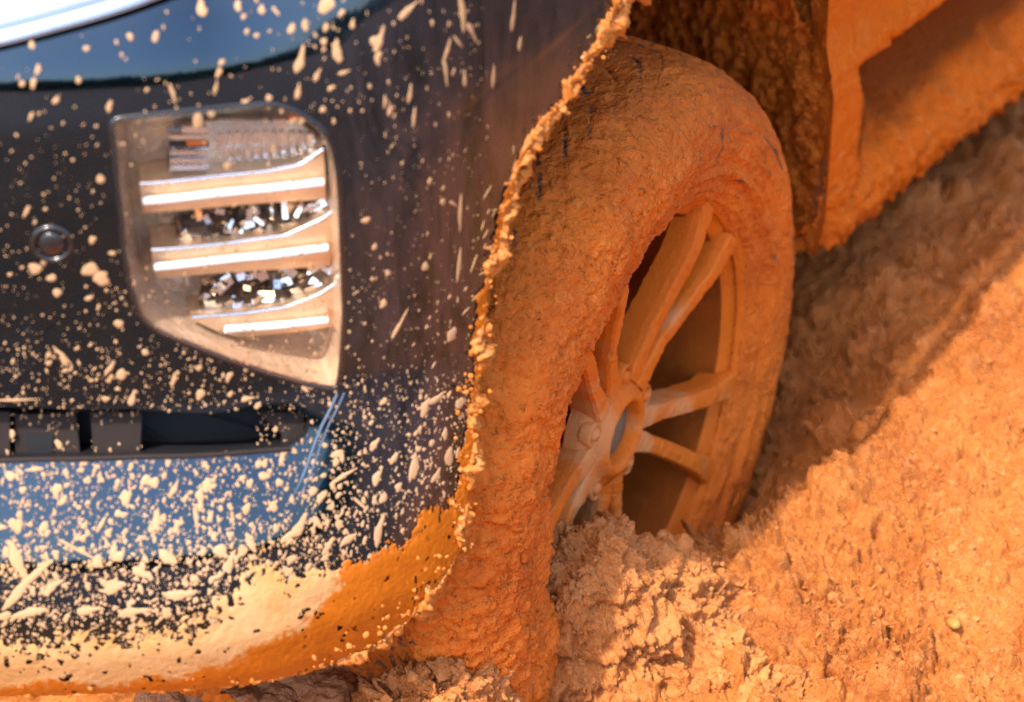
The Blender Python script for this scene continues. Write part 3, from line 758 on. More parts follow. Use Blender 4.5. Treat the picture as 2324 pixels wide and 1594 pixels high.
# big ones, read off the photo: x, y, half length, half width, angle in the picture (deg, 0 = right, 90 = up)
BIG = [(457, 20, 21, 17, 70), (540, 14, 14, 11, 60), (594, 22, 13, 10, 60), (662, 66, 15, 10, 75), (692, 58, 16, 10, 80), (681, 140, 34, 13, 78), (765, 115, 34, 14, 88), (560, 72, 8, 7, 60), (553, 38, 9, 7, 60),
       (392, 212, 24, 7, -72), (490, 198, 17, 6, 80), (503, 142, 12, 8, 60), (497, 165, 13, 9, 65), (127, 228, 12, 9, 60), (248, 241, 14, 9, 70), (178, 182, 11, 8, 65), (86, 158, 13, 9, 70), (72, 103, 11, 9, 60), (196, 110, 10, 8, 40), (50, 190, 10, 8, 40),
       (735, 95, 12, 8, 75), (676, 210, 25, 7, 78), (720, 170, 18, 8, 60), (775, 30, 12, 8, 50), (800, 55, 13, 8, 75), (740, 62, 12, 9, 80), (780, 165, 14, 7, 20), (752, 200, 11, 8, 40), (860, 95, 34, 12, 75), (858, 130, 16, 10, 60), (848, 92, 16, 9, 50),
       (925, 25, 40, 9, 48), (1050, 30, 42, 11, -85), (1070, 70, 26, 8, -65), (1015, 115, 36, 6, 75), (1012, 165, 30, 6, -85), (1040, 95, 20, 5, -55), (1120, 175, 34, 5, 85), (1165, 40, 40, 6, 85), (1180, 100, 22, 5, 85), (1235, 150, 24, 5, 88), (1055, 180, 24, 5, 88), (930, 215, 24, 7, 80), (940, 265, 26, 6, 85), (885, 250, 20, 6, 85),
       (135, 545, 17, 14, 60), (205, 612, 22, 20, 60), (230, 632, 24, 20, 40), (80, 610, 20, 15, 20), (100, 595, 10, 8, 40), (270, 735, 14, 12, 40), (130, 665, 14, 11, 30), (210, 545, 12, 10, 30), (255, 575, 10, 8, 20), (60, 480, 22, 6, 65),
       (275, 850, 16, 14, 40), (250, 835, 26, 7, 60), (140, 805, 34, 6, -45), (305, 930, 26, 12, 80), (300, 905, 22, 10, 80), (145, 820, 22, 6, -50), (395, 860, 18, 7, 85), (330, 800, 10, 9, 0), (240, 905, 14, 7, 0), (40, 908, 50, 5, 3), (455, 895, 16, 12, 30), (520, 855, 14, 9, 60), (560, 905, 16, 9, 10), (500, 945, 18, 5, 10), (585, 920, 14, 6, 50),
       (1005, 458, 9, 8, 30), (1028, 462, 12, 5, -40), (965, 605, 14, 9, 65), (880, 620, 9, 8, 20), (905, 740, 44, 6, 62), (1025, 760, 22, 13, 55), (1042, 600, 52, 5, 85), (1045, 480, 60, 5, 87), (830, 500, 14, 8, 30), (850, 560, 12, 6, 70), (870, 690, 14, 9, 50), (1045, 915, 18, 14, 70), (965, 925, 26, 13, 65), (990, 905, 28, 9, 40), (1010, 985, 18, 8, 80),
       (940, 1060, 48, 12, 80), (855, 1085, 22, 13, 60), (780, 1080, 34, 8, 32), (870, 1130, 18, 10, 70), (905, 1105, 16, 9, 50), (820, 1145, 24, 6, -40), (895, 1040, 18, 10, 60), (1020, 1035, 30, 12, 80), (990, 1080, 24, 9, 65), (850, 1010, 20, 10, 60), (765, 1030, 24, 10, 20),
       (680, 1195, 34, 16, 65), (660, 1215, 30, 12, 30), (720, 1185, 22, 10, -60), (570, 1235, 26, 12, -70), (860, 1205, 40, 14, 75), (790, 1225, 24, 12, 40), (745, 1240, 26, 10, 60), (500, 1250, 22, 16, 10), (520, 1278, 30, 15, 60), (380, 1265, 26, 17, -35), (320, 1300, 28, 14, -20), (40, 1275, 60, 17, -62), (85, 1300, 50, 13, 40), (40, 1345, 60, 15, 48), (270, 1262, 22, 13, 30), (180, 1250, 60, 6, -28), (445, 1175, 34, 8, -80), (355, 1180, 34, 11, 75), (395, 1110, 26, 8, 65), (285, 1130, 20, 14, 30), (230, 1190, 22, 8, 60), (470, 1100, 24, 13, 75), (455, 1125, 22, 12, 80), (80, 1065, 28, 7, 2), (425, 1020, 16, 9, 30), (130, 1110, 18, 12, 80), (150, 1075, 16, 8, -60), (30, 1190, 18, 12, -50), (330, 1090, 16, 12, 40), (350, 1095, 18, 12, 60), (560, 1155, 20, 10, 70), (600, 1080, 18, 12, 20), (640, 1040, 26, 7, 80), (620, 1150, 16, 12, 40), (410, 1350, 40, 18, 5), (260, 1330, 36, 17, 10), (120, 1330, 26, 14, 30), (200, 1385, 34, 14, 5), (300, 1390, 40, 15, 8), (70, 1390, 46, 16, 15)]
nbig = 0
def big_splat(x, y, a, b, ang):
    global nbig
    i, j = int(x / 2), int(y / 2)
    if not (0 <= i < 600 and 0 <= j < 810) or np.isnan(LUT[i, j, 0]): return
    q0 = inv([(x, y)])[0]
    t = math.radians(ang); e = inv([(x + 8 * math.cos(t), y - 8 * math.sin(t))])[0] - q0
    if inside(slot_out, q0[None])[0]: return
    sang = math.atan2(e[1], e[0]); L = np.linalg.norm(e) / 8
    pn = inv([(x - 8 * math.sin(t), y - 8 * math.cos(t))])[0] - q0; Wd = abs(e[0] * pn[1] - e[1] * pn[0]) / np.linalg.norm(e) / 8
    V, F4, F3 = splat_geo(q0[0], q0[1], 0.80 * a * L, 0.78 * b * Wd, sang, 0.00045, RNG.uniform(0, 0.25) if a > 1.6 * b else 0.0, 16)
    link('mud_splat', make_mesh('mud_splat', V, F4, F3), M_splat, bumper)
for e in BIG: big_splat(*e)
# the fine spray: one mass
def dens(x, y):
    d = np.select([y < 290, y < 560, y < 780, y < 920, y < 1040, y < 1180], [0.035 + 0.05 * (x > 600) + 0.04 * (y > 200), 0.10 + 0 * x, 0.20 + 0 * x, 0.50 + 0 * x, 0.55 + 0 * x, 0.9 + 0 * x], 1.3)
    d = np.where((x > 240) & (x < 780) & (y > 240) & (y < 900), d * 0.9, d)
    d = np.where((x > 790) & (y > 150) & (y < 850), np.where(y < 600, 0.11, 0.2), d)
    d = np.where((x > 790) & (y > 850), 0.7, d)
    return d / 1.3
def spray(count=9000):
    n = 8; m = 130000
    x, y = RNG.uniform(0, 1110, m), RNG.uniform(0, 1500, m)
    k = RNG.uniform(size=m) < dens(x, y); x, y = x[k], y[k]
    q = LUT[(x / 2).astype(int), (y / 2).astype(int)]; k = ~np.isnan(q[:, 0]); x, y, q = x[k], y[k], q[k]
    ins = inside(slot_out, q); dep = np.where(ins, np.select([x < 22, x < 34, x < 172, x < 205, x < 320, x < 588], [0.016, -1, 0.022, -1, 0.014, -1], 0.014), 0.0)
    k = dep >= 0; x, y, q, dep = x[k][:count], y[k][:count], q[k][:count], dep[k][:count]
    N_ = len(x)
    r = UNIT * np.minimum(11, 1.5 * np.exp(RNG.normal(0.0, 0.62, N_)))
    r = np.where(y < 290, r * 1.4, np.where(y > 1000, r * 1.12, r))
    el = 1 + np.abs(RNG.normal(0, 0.5, N_)); ang = np.where(x < 790, RNG.normal(1.15, 0.5, N_), RNG.normal(1.35, 0.3, N_))
    lg = RNG.uniform(size=N_) < 0.10; el = np.where(lg, el * 2.2, el); r = np.where(lg, r * 0.8, r)
    sd = (x > 820) & (y < 900); el = np.where(sd, el * 1.6, el); r = np.where(sd, r * 0.75, r)
    ang = np.pi - ang                              # s runs to the left of the picture
    h = np.minimum(0.0004, 0.16 * r + 0.00012)
    a = np.linspace(0, 2 * np.pi, n, endpoint=False)[None]
    rad = 1 + 0.16 * np.sin(2 * a + RNG.uniform(0, 6.28, (N_, 1))) + 0.12 * np.sin(3 * a + RNG.uniform(0, 6.28, (N_, 1))) + RNG.normal(0, 0.07, (N_, n))
    u = np.cos(a) * rad * (r * np.sqrt(el))[:, None]; v = np.sin(a) * rad * (r / np.sqrt(el))[:, None]
    ca, sa = np.cos(ang)[:, None], np.sin(ang)[:, None]
    qs, qz, hh = [q[:, :1]], [q[:, 1:]], [h[:, None]]
    for f, hf in ((0.62, 0.85), (0.93, 0.35), (1.0, -0.15)):
        qs.append(q[:, :1] + f * (u * ca - v * sa)); qz.append(q[:, 1:] + f * (u * sa + v * ca)); hh.append(np.repeat((h * hf)[:, None], n, 1))
    hh = [e - dep[:, None] for e in hh]
    V = S(np.concatenate(qs, 1).ravel(), np.concatenate(qz, 1).ravel(), np.concatenate(hh, 1).ravel())
    F3 = np.array([(0, 1 + i, 1 + (i + 1) % n) for i in range(n)])
    F4 = np.array([(1 + w_ * n + i, 1 + (w_ + 1) * n + i, 1 + (w_ + 1) * n + (i + 1) % n, 1 + w_ * n + (i + 1) % n) for w_ in (0, 1) for i in range(n)])
    o = (np.arange(N_) * (1 + 3 * n))[:, None, None]
    link('mud_spray', make_mesh('mud_spray', V, (F4[None] + o).reshape(-1, 4), (F3[None] + o).reshape(-1, 3)), M_splat, bumper, kind='stuff')
spray()

def straw():
    ao = arch2[np.argsort(arch2[:, 1])]; Vs, F4s, F3s, n0 = [], [], [], 0
    for k in range(34):
        z = RNG.uniform(0.34, 0.57); s_ = np.interp(z, ao[:, 1], ao[:, 0]) + abs(RNG.normal(0.004, 0.014))
        L = UNIT * RNG.uniform(8, 26)
        V, F4, F3 = splat_geo(s_, z, L, UNIT * RNG.uniform(1.2, 2.4), math.pi - RNG.normal(0.75, 0.45), 0.0004, 0.0, 8)
        Vs.append(V); F4s.append(F4 + n0); F3s.append(F3 + n0); n0 += len(V)
    link('straw_bits', make_mesh('straw_bits', np.concatenate(Vs), np.concatenate(F4s), np.concatenate(F3s)), M_straw, bumper, kind='stuff')
straw()
# ------------------------------------------------------------------ crumbly mud on the arch edge and bottom edge
def edge_crumbs():
    pa = arch2[arch2[:, 0] > 0.35][::-1]                    # from the top down to the corner
    ob = bot[np.argsort(bot[:, 0])]
    path = np.concatenate([pa, resample(ob, step=0.004)[2:]])
    path = path[path[:, 0] < 1.27] if False else path
    path = smooth1(resample(path, step=0.0016), 8)
    C = S0(path[:, 0], path[:, 1]); nn = Sn(path[:, 0], path[:, 1])
    N_ = len(C); n = 30
    t = np.gradient(C, axis=0); t /= np.linalg.norm(t, axis=1)[:, None]
    b = np.cross(t, nn); b /= np.linalg.norm(b, axis=1)[:, None]
    ins = (S0(path[:, 0] + 0.01, path[:, 1] + 0.01) - C)
    sg = np.sign((b * ins).sum(1))[:, None]; b = b * sg        # b points into the panel
    ang = np.linspace(0, 2 * np.pi, n, endpoint=False)
    var = np.clip(fbm(C * 30, 4, 61) * 0.9 + 0.42, 0.0, 1.2)
    thin = 1 - 0.75 * sstep(0.96, 1.10, path[:, 0])
    up_ = sstep(0.30, 0.52, path[:, 1]); rb = (0.002 + 0.013 * var) * thin * (1 + 0.5 * up_) + 0.001; rn = (0.002 + 0.007 * var) * thin + 0.001
    V = (C + b * (-0.001 * np.ones((N_, 1))))[:, None] + rb[:, None, None] * np.cos(ang)[None, :, None] * b[:, None] + rn[:, None, None] * np.sin(ang)[None, :, None] * nn[:, None]
    V = V.reshape(-1, 3); ctr = np.repeat(C, n, 0); d = V - ctr; dn = d / (np.linalg.norm(d, axis=1)[:, None] + 1e-9)
    disp = 0.012 * plates(V, 0.024, 5) + 0.005 * plates(V, 0.009, 9) + 0.002 * plates(V, 0.005, 19) + 0.007 * fbm(V / 0.025, 3, 71)
    disp *= np.repeat(np.clip(var, 0.25, 1) * thin, n) * 0.95 + 0.05
    V = V + dn * disp[:, None]
    F = []
    i = np.arange(N_ * n).reshape(N_, n)
    F = np.stack([i[:-1], np.roll(i[:-1], -1, 1), np.roll(i[1:], -1, 1), i[1:]], -1).reshape(-1, 4)
    link('edge_mud', make_mesh('edge_mud', V, F), M_lipmud, bumper, label='crumbly orange mud stuck along the wheel arch edge')
    # loose crumbs stuck beside the edge
    Vs, Fs, n0 = [], [], 0
    ico = [(0, 0, 1), (.89, 0, .45), (.28, .85, .45), (-.72, .53, .45), (-.72, -.53, .45), (.28, -.85, .45), (.72, .53, -.45), (-.28, .85, -.45), (-.89, 0, -.45), (-.28, -.85, -.45), (.72, -.53, -.45), (0, 0, -1)]
    IF = [(0, 1, 2), (0, 2, 3), (0, 3, 4), (0, 4, 5), (0, 5, 1), (1, 6, 2), (2, 7, 3), (3, 8, 4), (4, 9, 5), (5, 10, 1), (6, 7, 2), (7, 8, 3), (8, 9, 4), (9, 10, 5), (10, 6, 1), (11, 7, 6), (11, 8, 7), (11, 9, 8), (11, 10, 9), (11, 6, 10)]
    ico = np.array(ico); IF = np.array(IF)
    for k in range(420):
        j = RNG.integers(0, N_)
        if path[j, 0] > 1.02 and RNG.uniform() < 0.8: continue
        r = 0.0012 * math.exp(RNG.normal(0.1, 0.5))
        p = C[j] + b[j] * RNG.normal(0.004, 0.008) + nn[j] * RNG.uniform(0.001, 0.007)
        if path[j, 1] < 0.14: p = p + b[j] * abs(RNG.normal(0, 0.02))
        Vs.append(p + ico * r * RNG.uniform(0.6, 1.3, (12, 1)) * RNG.uniform(0.7, 1.3, (1, 3))); Fs.append(IF + n0); n0 += 12
    link('mud_crumbs', make_mesh('mud_crumbs', np.concatenate(Vs), None, np.concatenate(Fs), smooth=False), M_lipmud, bumper, kind='stuff')
edge_crumbs()

# ------------------------------------------------------------------ wheel
STEER = math.radians(8)
RT, RB, TW = 0.376, 0.243, 0.235
wheel_parent_loc = Vector((0, 0, 0))
def D(a): return math.radians(a)
def build_wheel():
    # rim barrel = the wheel object itself
    prof = [(0.236, 0.010), (0.243, 0.002), (0.247, 0.004), (0.246, 0.010), (0.236, 0.014), (0.224, 0.022), (0.216, 0.05), (0.212, 0.10), (0.214, 0.17), (0.226, 0.20)]
    V, F = lathe(resample(prof, n=40), 0, 2 * np.pi, 180, True)
    n = fbm(V * 30, 3, 3); V = V + 0.0015 * n[:, None] * np.array([0, 1, 0]) * -1
    wo = bpy.data.objects.new('wheel', make_mesh('wheel', V, F, attr={'bare': np.zeros(len(V))})); col.objects.link(wo)
    wo.data.materials.append(M_rimmud)
    wo.parent = car; wo.matrix_parent_inverse = Matrix.Translation(-Vector(CARLOC)); wo.rotation_euler = (0, 0, STEER)
    wo['label'] = 'mud-caked ten-spoke front wheel sunk to its hub in mud'
    def sub(name, V, F, m, F3=None, smooth=True, label=None, bare=None, kind=None):
        rr = np.hypot(V[:, 0], V[:, 2])
        pale = sstep(0.0, 0.5, fbm(V * 17 + 2, 3, 88) * 1.1 + 0.30 - sstep(0.10, 0.20, rr) * 0.45 - sstep(-0.06, 0.10, V[:, 2]) * 0.25) * (m is M_rimmud) * 0.65
        me = make_mesh(name, V, F, F3, smooth, {'bare': np.zeros(len(V)) if bare is None else bare, 'pale': pale})
        return link(name, me, m, wo, label=label, kind=kind)
    prof = [(0.2225, 0.022), (0.2145, 0.05), (0.2105, 0.10), (0.2125, 0.17), (0.224, 0.20)]
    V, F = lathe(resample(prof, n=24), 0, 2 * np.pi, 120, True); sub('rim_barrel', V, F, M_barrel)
    # back of the barrel
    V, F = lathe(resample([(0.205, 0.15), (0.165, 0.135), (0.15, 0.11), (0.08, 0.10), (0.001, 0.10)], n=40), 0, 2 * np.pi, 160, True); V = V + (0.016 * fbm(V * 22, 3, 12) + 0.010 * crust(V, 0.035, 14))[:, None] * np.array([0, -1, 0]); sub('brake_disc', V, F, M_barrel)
    # spokes: five pairs
    rs = np.linspace(0, 1, 60)
    for c in range(5):
        th0 = 42 + 72 * c
        for sg in (-1, 1):
            r = 0.052 + (0.238 - 0.052) * rs
            off = sg * (0.0115 + 0.037 * rs ** 1.35)
            hw = np.interp(rs, [0, 0.25, 0.8, 1], [0.0145, 0.0100, 0.0112, 0.017])
            yf = np.interp(rs, [0, 0.3, 0.75, 1], [0.028, 0.024, 0.006, 0.004])
            th = np.interp(rs, [0, 1], [0.030, 0.030])
            a = D(th0); er = np.array([math.cos(a), 0, math.sin(a)]); et = np.array([-math.sin(a), 0, math.cos(a)])
            base = (np.sqrt(np.maximum(r ** 2 - off ** 2, 0)))[:, None] * er + off[:, None] * et
            sec = [(-0.8, 1.1), (-0.98, 0.35), (-0.92, 0.10), (-0.74, 0.0), (0, -0.03), (0.74, 0.0), (0.92, 0.10), (0.98, 0.35), (0.8, 1.1)]
            V = np.stack([base + (u * hw)[:, None] * et + (yf + w_ * th)[:, None] * np.array([0, 1.0, 0]) for u, w_ in sec], 1)
            nu, nv = V.shape[:2]; V = V.reshape(-1, 3)
            V = V + 0.0012 * fbm(V * 60 + c * 3, 3, c)[:, None] * np.array([0, 1, 0])
            bare = (fbm(V * np.array([140, 60, 140]) + c, 3, 40 + c) > 0.80).astype(float) * (V[:, 2] > -0.05)
            V = V + 0.0014 * fbm(V * 170, 3, 60 + c)[:, None] * np.array([0, 1, 0])
            sub('spoke', V, gridf(nu, nv), M_rimmud, bare=bare * 0.8, smooth=False)
    # hub face with the open centre
    prof = [(0.0315, 0.060), (0.0315, 0.034), (0.033, 0.023), (0.037, 0.019), (0.042, 0.021), (0.050, 0.029), (0.064, 0.032), (0.069, 0.040), (0.070, 0.056)]
    V, F = lathe(resample(prof, n=26), 0, 2 * np.pi, 90, True)
    V = V + 0.001 * fbm(V * 70, 3, 9)[:, None] * np.array([0, 1, 0]); sub('hub', V, F, M_rimmud)
    V, F = lathe([(0.0314, 0.036), (0.024, 0.035), (0.022, 0.032), (0.0005, 0.032)], 0, 2 * np.pi, 40, True); sub('hub_bore', V, F, M_rubber)
    for c in range(5):
        a = D(42 + 36 + 72 * c); p = np.array([0.060 * math.cos(a), 0.034, 0.060 * math.sin(a)])
        V, F = lathe([(0.0130, 0.006), (0.0132, -0.004), (0.0112, -0.006), (0.0100, -0.002), (0.0095, 0.008)], 0, 2 * np.pi, 20, True); sub('nut_pocket', V + p, F, M_rimmud)
        V, F = lathe([(0.0070, 0.006), (0.0072, -0.004), (0.0050, -0.008), (0.0005, -0.009)], 0, 2 * np.pi, 18, True); sub('lug_nut', V + p, F, M_rimmud)
    # tyre
    prof = np.array([(0.236, 0.020), (0.240, 0.006), (0.246, -0.002), (0.256, -0.006), (0.275, -0.014), (0.300, -0.019), (0.322, -0.016), (0.342, -0.006), (0.358, 0.010), (0.368, 0.028), (0.373, 0.05), (0.376, 0.09),
                     (0.377, 0.12), (0.376, 0.15), (0.373, 0.19), (0.366, 0.212), (0.35, 0.228), (0.32, 0.24), (0.28, 0.24), (0.24, 0.225)])
    pr = smooth1(resample(prof, step=0.0022), 6)
    m = len(pr)
    aa = np.concatenate([np.linspace(D(-75), D(232), 900), np.linspace(D(232), D(285), 30)[1:]])
    arc = np.r_[0, np.cumsum(np.linalg.norm(np.diff(pr, axis=0), axis=1))]
    V = np.stack([pr[None, :, 0] * np.cos(aa)[:, None], np.broadcast_to(pr[None, :, 1], (len(aa), m)), pr[None, :, 0] * np.sin(aa)[:, None]], -1).reshape(-1, 3)
    nrm = vnormals(V, len(aa), m)
    radial = np.stack([V[:, 0], 0 * V[:, 0], V[:, 2]], -1); radial /= np.linalg.norm(radial, axis=1)[:, None]
    cen = radial * 0.31 + np.array([0, 0.11, 0])
    nrm = np.where(((nrm * (V - cen)).sum(1) < 0)[:, None], -nrm, nrm)
    A = np.repeat(aa, m); Rr = np.tile(pr[:, 0], len(aa)); Yy = np.tile(pr[:, 1], len(aa)); Deg = np.degrees(A)
    front = sstep(60, 105, Deg)                                   # rough caked front half, smeared rear half
    low = sstep(135, 190, Deg)
    fl = crust(V, 0.034, 31); fl2 = plates(V + 5, 0.009, 57)
    big = fbm(V * 16, 3, 77)
    tread = sstep(0.02, 0.05, Yy)
    shoulder = sstep(-0.03, 0.0, Yy + 0.012 + 0 * Rr) * (1 - sstep(0.03, 0.06, Yy)) * (Rr > 0.29)
    cake = front * (1 - sstep(0.03, 0.075, Yy)) * sstep(0.232, 0.25, Rr)      # thick cake on the outer shoulder and wall
    circ = fbm(np.stack([A * 6, Rr * 230, 0 * A], -1), 4, 5)       # smear along the tread direction
    circ2 = fbm(np.stack([A * 16, Rr * 500 + Yy * 300, 0 * A], -1), 3, 15)
    wr = fbm(np.stack([A * 40, Yy * 55 + fbm(V * 25, 2, 6) * 1.2, 0 * A], -1), 4, 205)
    h = 0.0025 * big + (0.0011 * fl + 0.0005 * fl2 + 0.0012 * terrace(wr * 0.5 + 0.5, 6)) * (0.22 + 0.78 * front)
    h += cake * (0.003 + 0.007 * (big * 0.5 + 0.5) + 0.0030 * fl + 0.0008 * fl2 + 0.007 * low * (0.8 + 0.4 * fl))
    h += (1 - front) * (0.0032 * circ + 0.0016 * circ2) + 0.35 * front * (1 - cake) * 0.003 * circ
    h += (1 - front) * (0.0035 * np.exp(-((Rr - 0.274) / 0.004) ** 2) - 0.002 * np.exp(-((Rr - 0.264) / 0.003) ** 2) - 0.0015 * np.exp(-((Rr - 0.322) / 0.002) ** 2)) * (Yy < 0.03)
    # tread block edges that still show through the cake
    blk = np.abs(((Deg + (Yy - 0.03) * 190 + 14 * np.sin(Yy * 26)) % 7.5) - 3.75) / 3.75
    gr = sstep(0.93, 1.0, blk) * tread * (Yy < 0.14)
    h -= gr * 0.0065 * sstep(-0.2, 0.3, fbm(V * 14, 2, 91))
    V2 = V + nrm * h[:, None]
    # ragged lip of the cake hanging over the rim on the front side
    lipw = np.clip((0.262 - Rr) / 0.022, 0, 1) * sstep(70, 110, Deg)
    rag = fbm(np.stack([np.cos(A) * 6, np.sin(A) * 6, 0 * A], -1), 5, 63) * 0.5 + 0.5 + 0.5 * fbm(np.stack([np.cos(A) * 28, np.sin(A) * 28, 0 * A + Rr * 20], -1), 3, 66)
    V2 = V2 - radial * (lipw * (0.002 + 0.013 * np.clip(rag, 0, 1.2) + 0.020 * low))[:, None] + np.array([0, -1, 0]) * (lipw * 0.006)[:, None]
    bare = ((blk > 0.86) * (fbm(V * 38, 3, 101) > 0.08) * tread * (Yy < 0.12) * (Deg > 50) * (Deg < 160)).astype(float)
    bare = np.maximum(bare, ((circ > 0.52) & (fbm(V * 20, 2, 7) > 0.0) & (Deg < 75) & (Yy < 0.02)).astype(float) * 0.8)
    bare = np.maximum(bare, ((fbm(np.stack([Yy * 60, A * 60, 0 * A], -1), 4, 120) > 0.22) & (tread > 0.5) & (Deg > 165)).astype(float) * 0.85)
    bare = np.maximum(bare, ((fbm(np.stack([A * 30, Yy * 150, 0 * A], -1), 4, 122) > 0.55) & (Deg > 30) & (Deg < 80)).astype(float) * 0.8)
    bare = np.maximum(bare, ((np.abs(Rr - 0.322) < 0.0020) & (Yy < 0.03) & (fbm(V * 22, 3, 71) > 0.05) & (Deg < 55)) * 0.85)
    sub('tyre', V2, gridf(len(aa), m), M_tyremud, label='tyre thickly caked in orange mud', bare=bare)
    # a torn lump of cake over the rim, low on the front side
    return wo
wheel = build_wheel()

# ------------------------------------------------------------------ wheel arch liner
def build_liner():
    n, m = 360, 170
    a = np.linspace(D(-6), D(185), n); y = np.linspace(0.075, 0.40, m)
    A, Y = np.meshgrid(a, y, indexing='ij'); A, Y = A.ravel(), Y.ravel()
    R = 0.455 + 0.06 * sstep(D(40), D(110), A)
    V = np.stack([R * np.cos(A) + 0.0, Y, R * np.sin(A) + 0.03], -1)
    st = fbm(np.stack([A * 26, Y * 30, 0 * A], -1), 4, 8); fl = flakes(V, 0.05, 11); f1, _ = worley(np.stack([A * 28, Y * 48, 0 * A], -1), 4)
    sv_ = fbm(np.stack([A * 7, Y * 95, 0 * A], -1), 4, 18)
    R2 = R - 0.007 * (0.55 - f1) - 0.010 * crust(V, 0.05, 12) - 0.010 * st - 0.012 * sv_
    V = np.stack([R2 * np.cos(A), Y, R2 * np.sin(A) + 0.03], -1)
    bare = (fbm(V * 40, 3, 19) > 0.72).astype(float) * 0.7
    link('wheel_arch_liner', make_mesh('wheel_arch_liner', V, gridf(n, m), attr={'bare': bare}), M_liner, car, label='dark wheel arch lining plastered with lumpy mud')
    V, F = lathe([(0.52, 0.40), (0.3, 0.41), (0.001, 0.41)], 0, 2 * np.pi, 60, True)
    link('inner_wall', make_mesh('inner_wall', V, F, attr={'bare': np.zeros(len(V))}), M_liner, car)
build_liner()

# ------------------------------------------------------------------ sill / rocker with its channel, and the rear lip of the arch
def build_sill():
    x = np.concatenate([np.arange(0.387, 1.0, 0.004), np.arange(1.0, 2.6, 0.03)])
    SY = 0.062
    prof = np.array([(0.000, 0.62), (-0.004, 0.40), (-0.004, 0.262), (-0.008, 0.244), (-0.022, 0.232), (-0.026, 0.218), (-0.020, 0.206), (0.000, 0.202), (0.014, 0.192), (0.020, 0.160), (0.018, 0.125),
                     (0.004, 0.090), (-0.016, 0.064), (-0.030, 0.044), (-0.033, 0.018), (-0.022, 0.000), (0.02, -0.008), (0.20, -0.005), (0.60, 0.0)]) + np.array([SY, 0])
    pr = smooth1(resample(prof, step=0.004), 3); m = len(pr)
    X, J = np.meshgrid(x, np.arange(m), indexing='ij'); X, J = X.ravel(), J.ravel()
    V = np.stack([X, pr[J, 0], pr[J, 1]], -1)
    # the channel ends in a rounded post beside the wheel arch
    post = 1 - sstep(0.452, 0.462, X + 0.02 * sstep(0.15, 0.21, V[:, 2]) - 0.012 * sstep(0.02, 0.10, V[:, 2]))
    flat = np.interp(V[:, 2], [-0.01, 0.0, 0.05, 0.2, 0.26], [-0.01, -0.024, -0.028, -0.026, -0.012]) + SY
    inch = (V[:, 2] > 0.0) & (V[:, 1] < 0.12)
    V[:, 1] = np.where(inch, V[:, 1] * (1 - post) + np.minimum(V[:, 1], flat) * post, V[:, 1])
    nrm = vnormals(V, len(x), m); nrm = np.where((nrm[:, 1] > 0.3)[:, None], -nrm, nrm)
    nrm = np.where(((nrm * (np.array([0, -0.6, 0.1]))).sum(1) < 0)[:, None], -nrm, nrm)
    rough = np.interp(V[:, 2], [-0.02, 0.0, 0.09, 0.13, 0.19, 0.2, 0.225, 0.25, 0.5], [1.0, 1.0, 0.9, 0.35, 0.2, 0.5, 0.5, 0.25, 0.12])
    rough = np.where((V[:, 0] < 0.46) & (V[:, 2] > 0.05), rough * 0.5 + 0.08, rough)
    near = 1 - sstep(0.9, 1.1, V[:, 0])
    h = (0.009 * crust(V, 0.026, 17) + 0.004 * fbm(V * 30, 3, 5)) * rough * near
    hang = (1 - sstep(-0.002, 0.03, V[:, 2])) * (V[:, 1] < 0.04 + SY) * near
    V2 = V + nrm * h[:, None]; V2[:, 2] -= hang * 0.024 * np.clip(fbm(V * np.array([50, 8, 8]), 4, 27) + 0.2, 0, 1)
    cn = np.clip(1 - (V[:, 0] - 0.387) / 0.05, 0, 1) ** 2 * (1 - sstep(0.0, 0.09, V[:, 2]))
    V2[:, 2] += 0.024 * cn; V2[:, 1] += 0.02 * cn
    bare = (fbm(V * np.array([30, 60, 60]), 3, 52) > 0.66).astype(float) * ((V[:, 2] > 0.2) & (V[:, 2] < 0.24))
    chan_shade = sstep(0.060, 0.115, V[:, 2] + 0.02 * fbm(V * 18, 3, 31)) * (1 - sstep(0.196, 0.206, V[:, 2])) * sstep(0.448, 0.462, V[:, 0])  # shade of the recess below the rail, put into the channel colour
    link('rocker_panel', make_mesh('rocker_panel', V2, gridf(len(x), m), attr={'bare': np.maximum(bare * 0.5, chan_shade * 0.9)}), M_sill, car, label='mud-covered rocker panel with a long hollow channel behind the wheel')
    # edge of the arch towards the wheel
    z = np.linspace(-0.006, 0.60, 240); k = np.linspace(0, 1, 90)
    Z, Kk = np.meshgrid(z, k, indexing='ij'); Z, Kk = Z.ravel(), Kk.ravel()
    y0 = np.interp(Z, [0, 0.05, 0.2, 0.26, 0.6], [-0.022, -0.028, -0.026, -0.012, -0.004]) + SY
    V = np.stack([0.3845 + 0.060 * Kk ** 0.7 + 0.0015 * np.sin(Z * 9), y0 - 0.003 + 0.30 * Kk, Z + 0.012 * np.clip(1 - Kk * 8, 0, 1) * (1 - sstep(0, 0.09, Z))], -1)
    f1, _ = worley(V * np.array([1, 1, 0.5]) / 0.024, 6); cr_ = crust(V, 0.03, 71)
    V[:, 0] -= (0.014 * (0.55 - f1) + 0.010 * cr_) * sstep(0.0, 0.12, Kk)
    V[:, 2] -= 0.012 * np.clip(fbm(V * np.array([20, 50, 0]), 3, 8), 0, 1) * (Z < 0.02)
    bare = ((np.abs(Kk - 0.045 - 0.01 * fbm(V * 30, 2, 3)) < 0.026) & (Z > 0.035) & (Z < 0.13) & (fbm(V * 60, 3, 4) > -0.2)).astype(float)
    link('arch_rear_edge', make_mesh('arch_rear_edge', V, gridf(240, 90), attr={'bare': bare * 0.45}), M_liner, car)
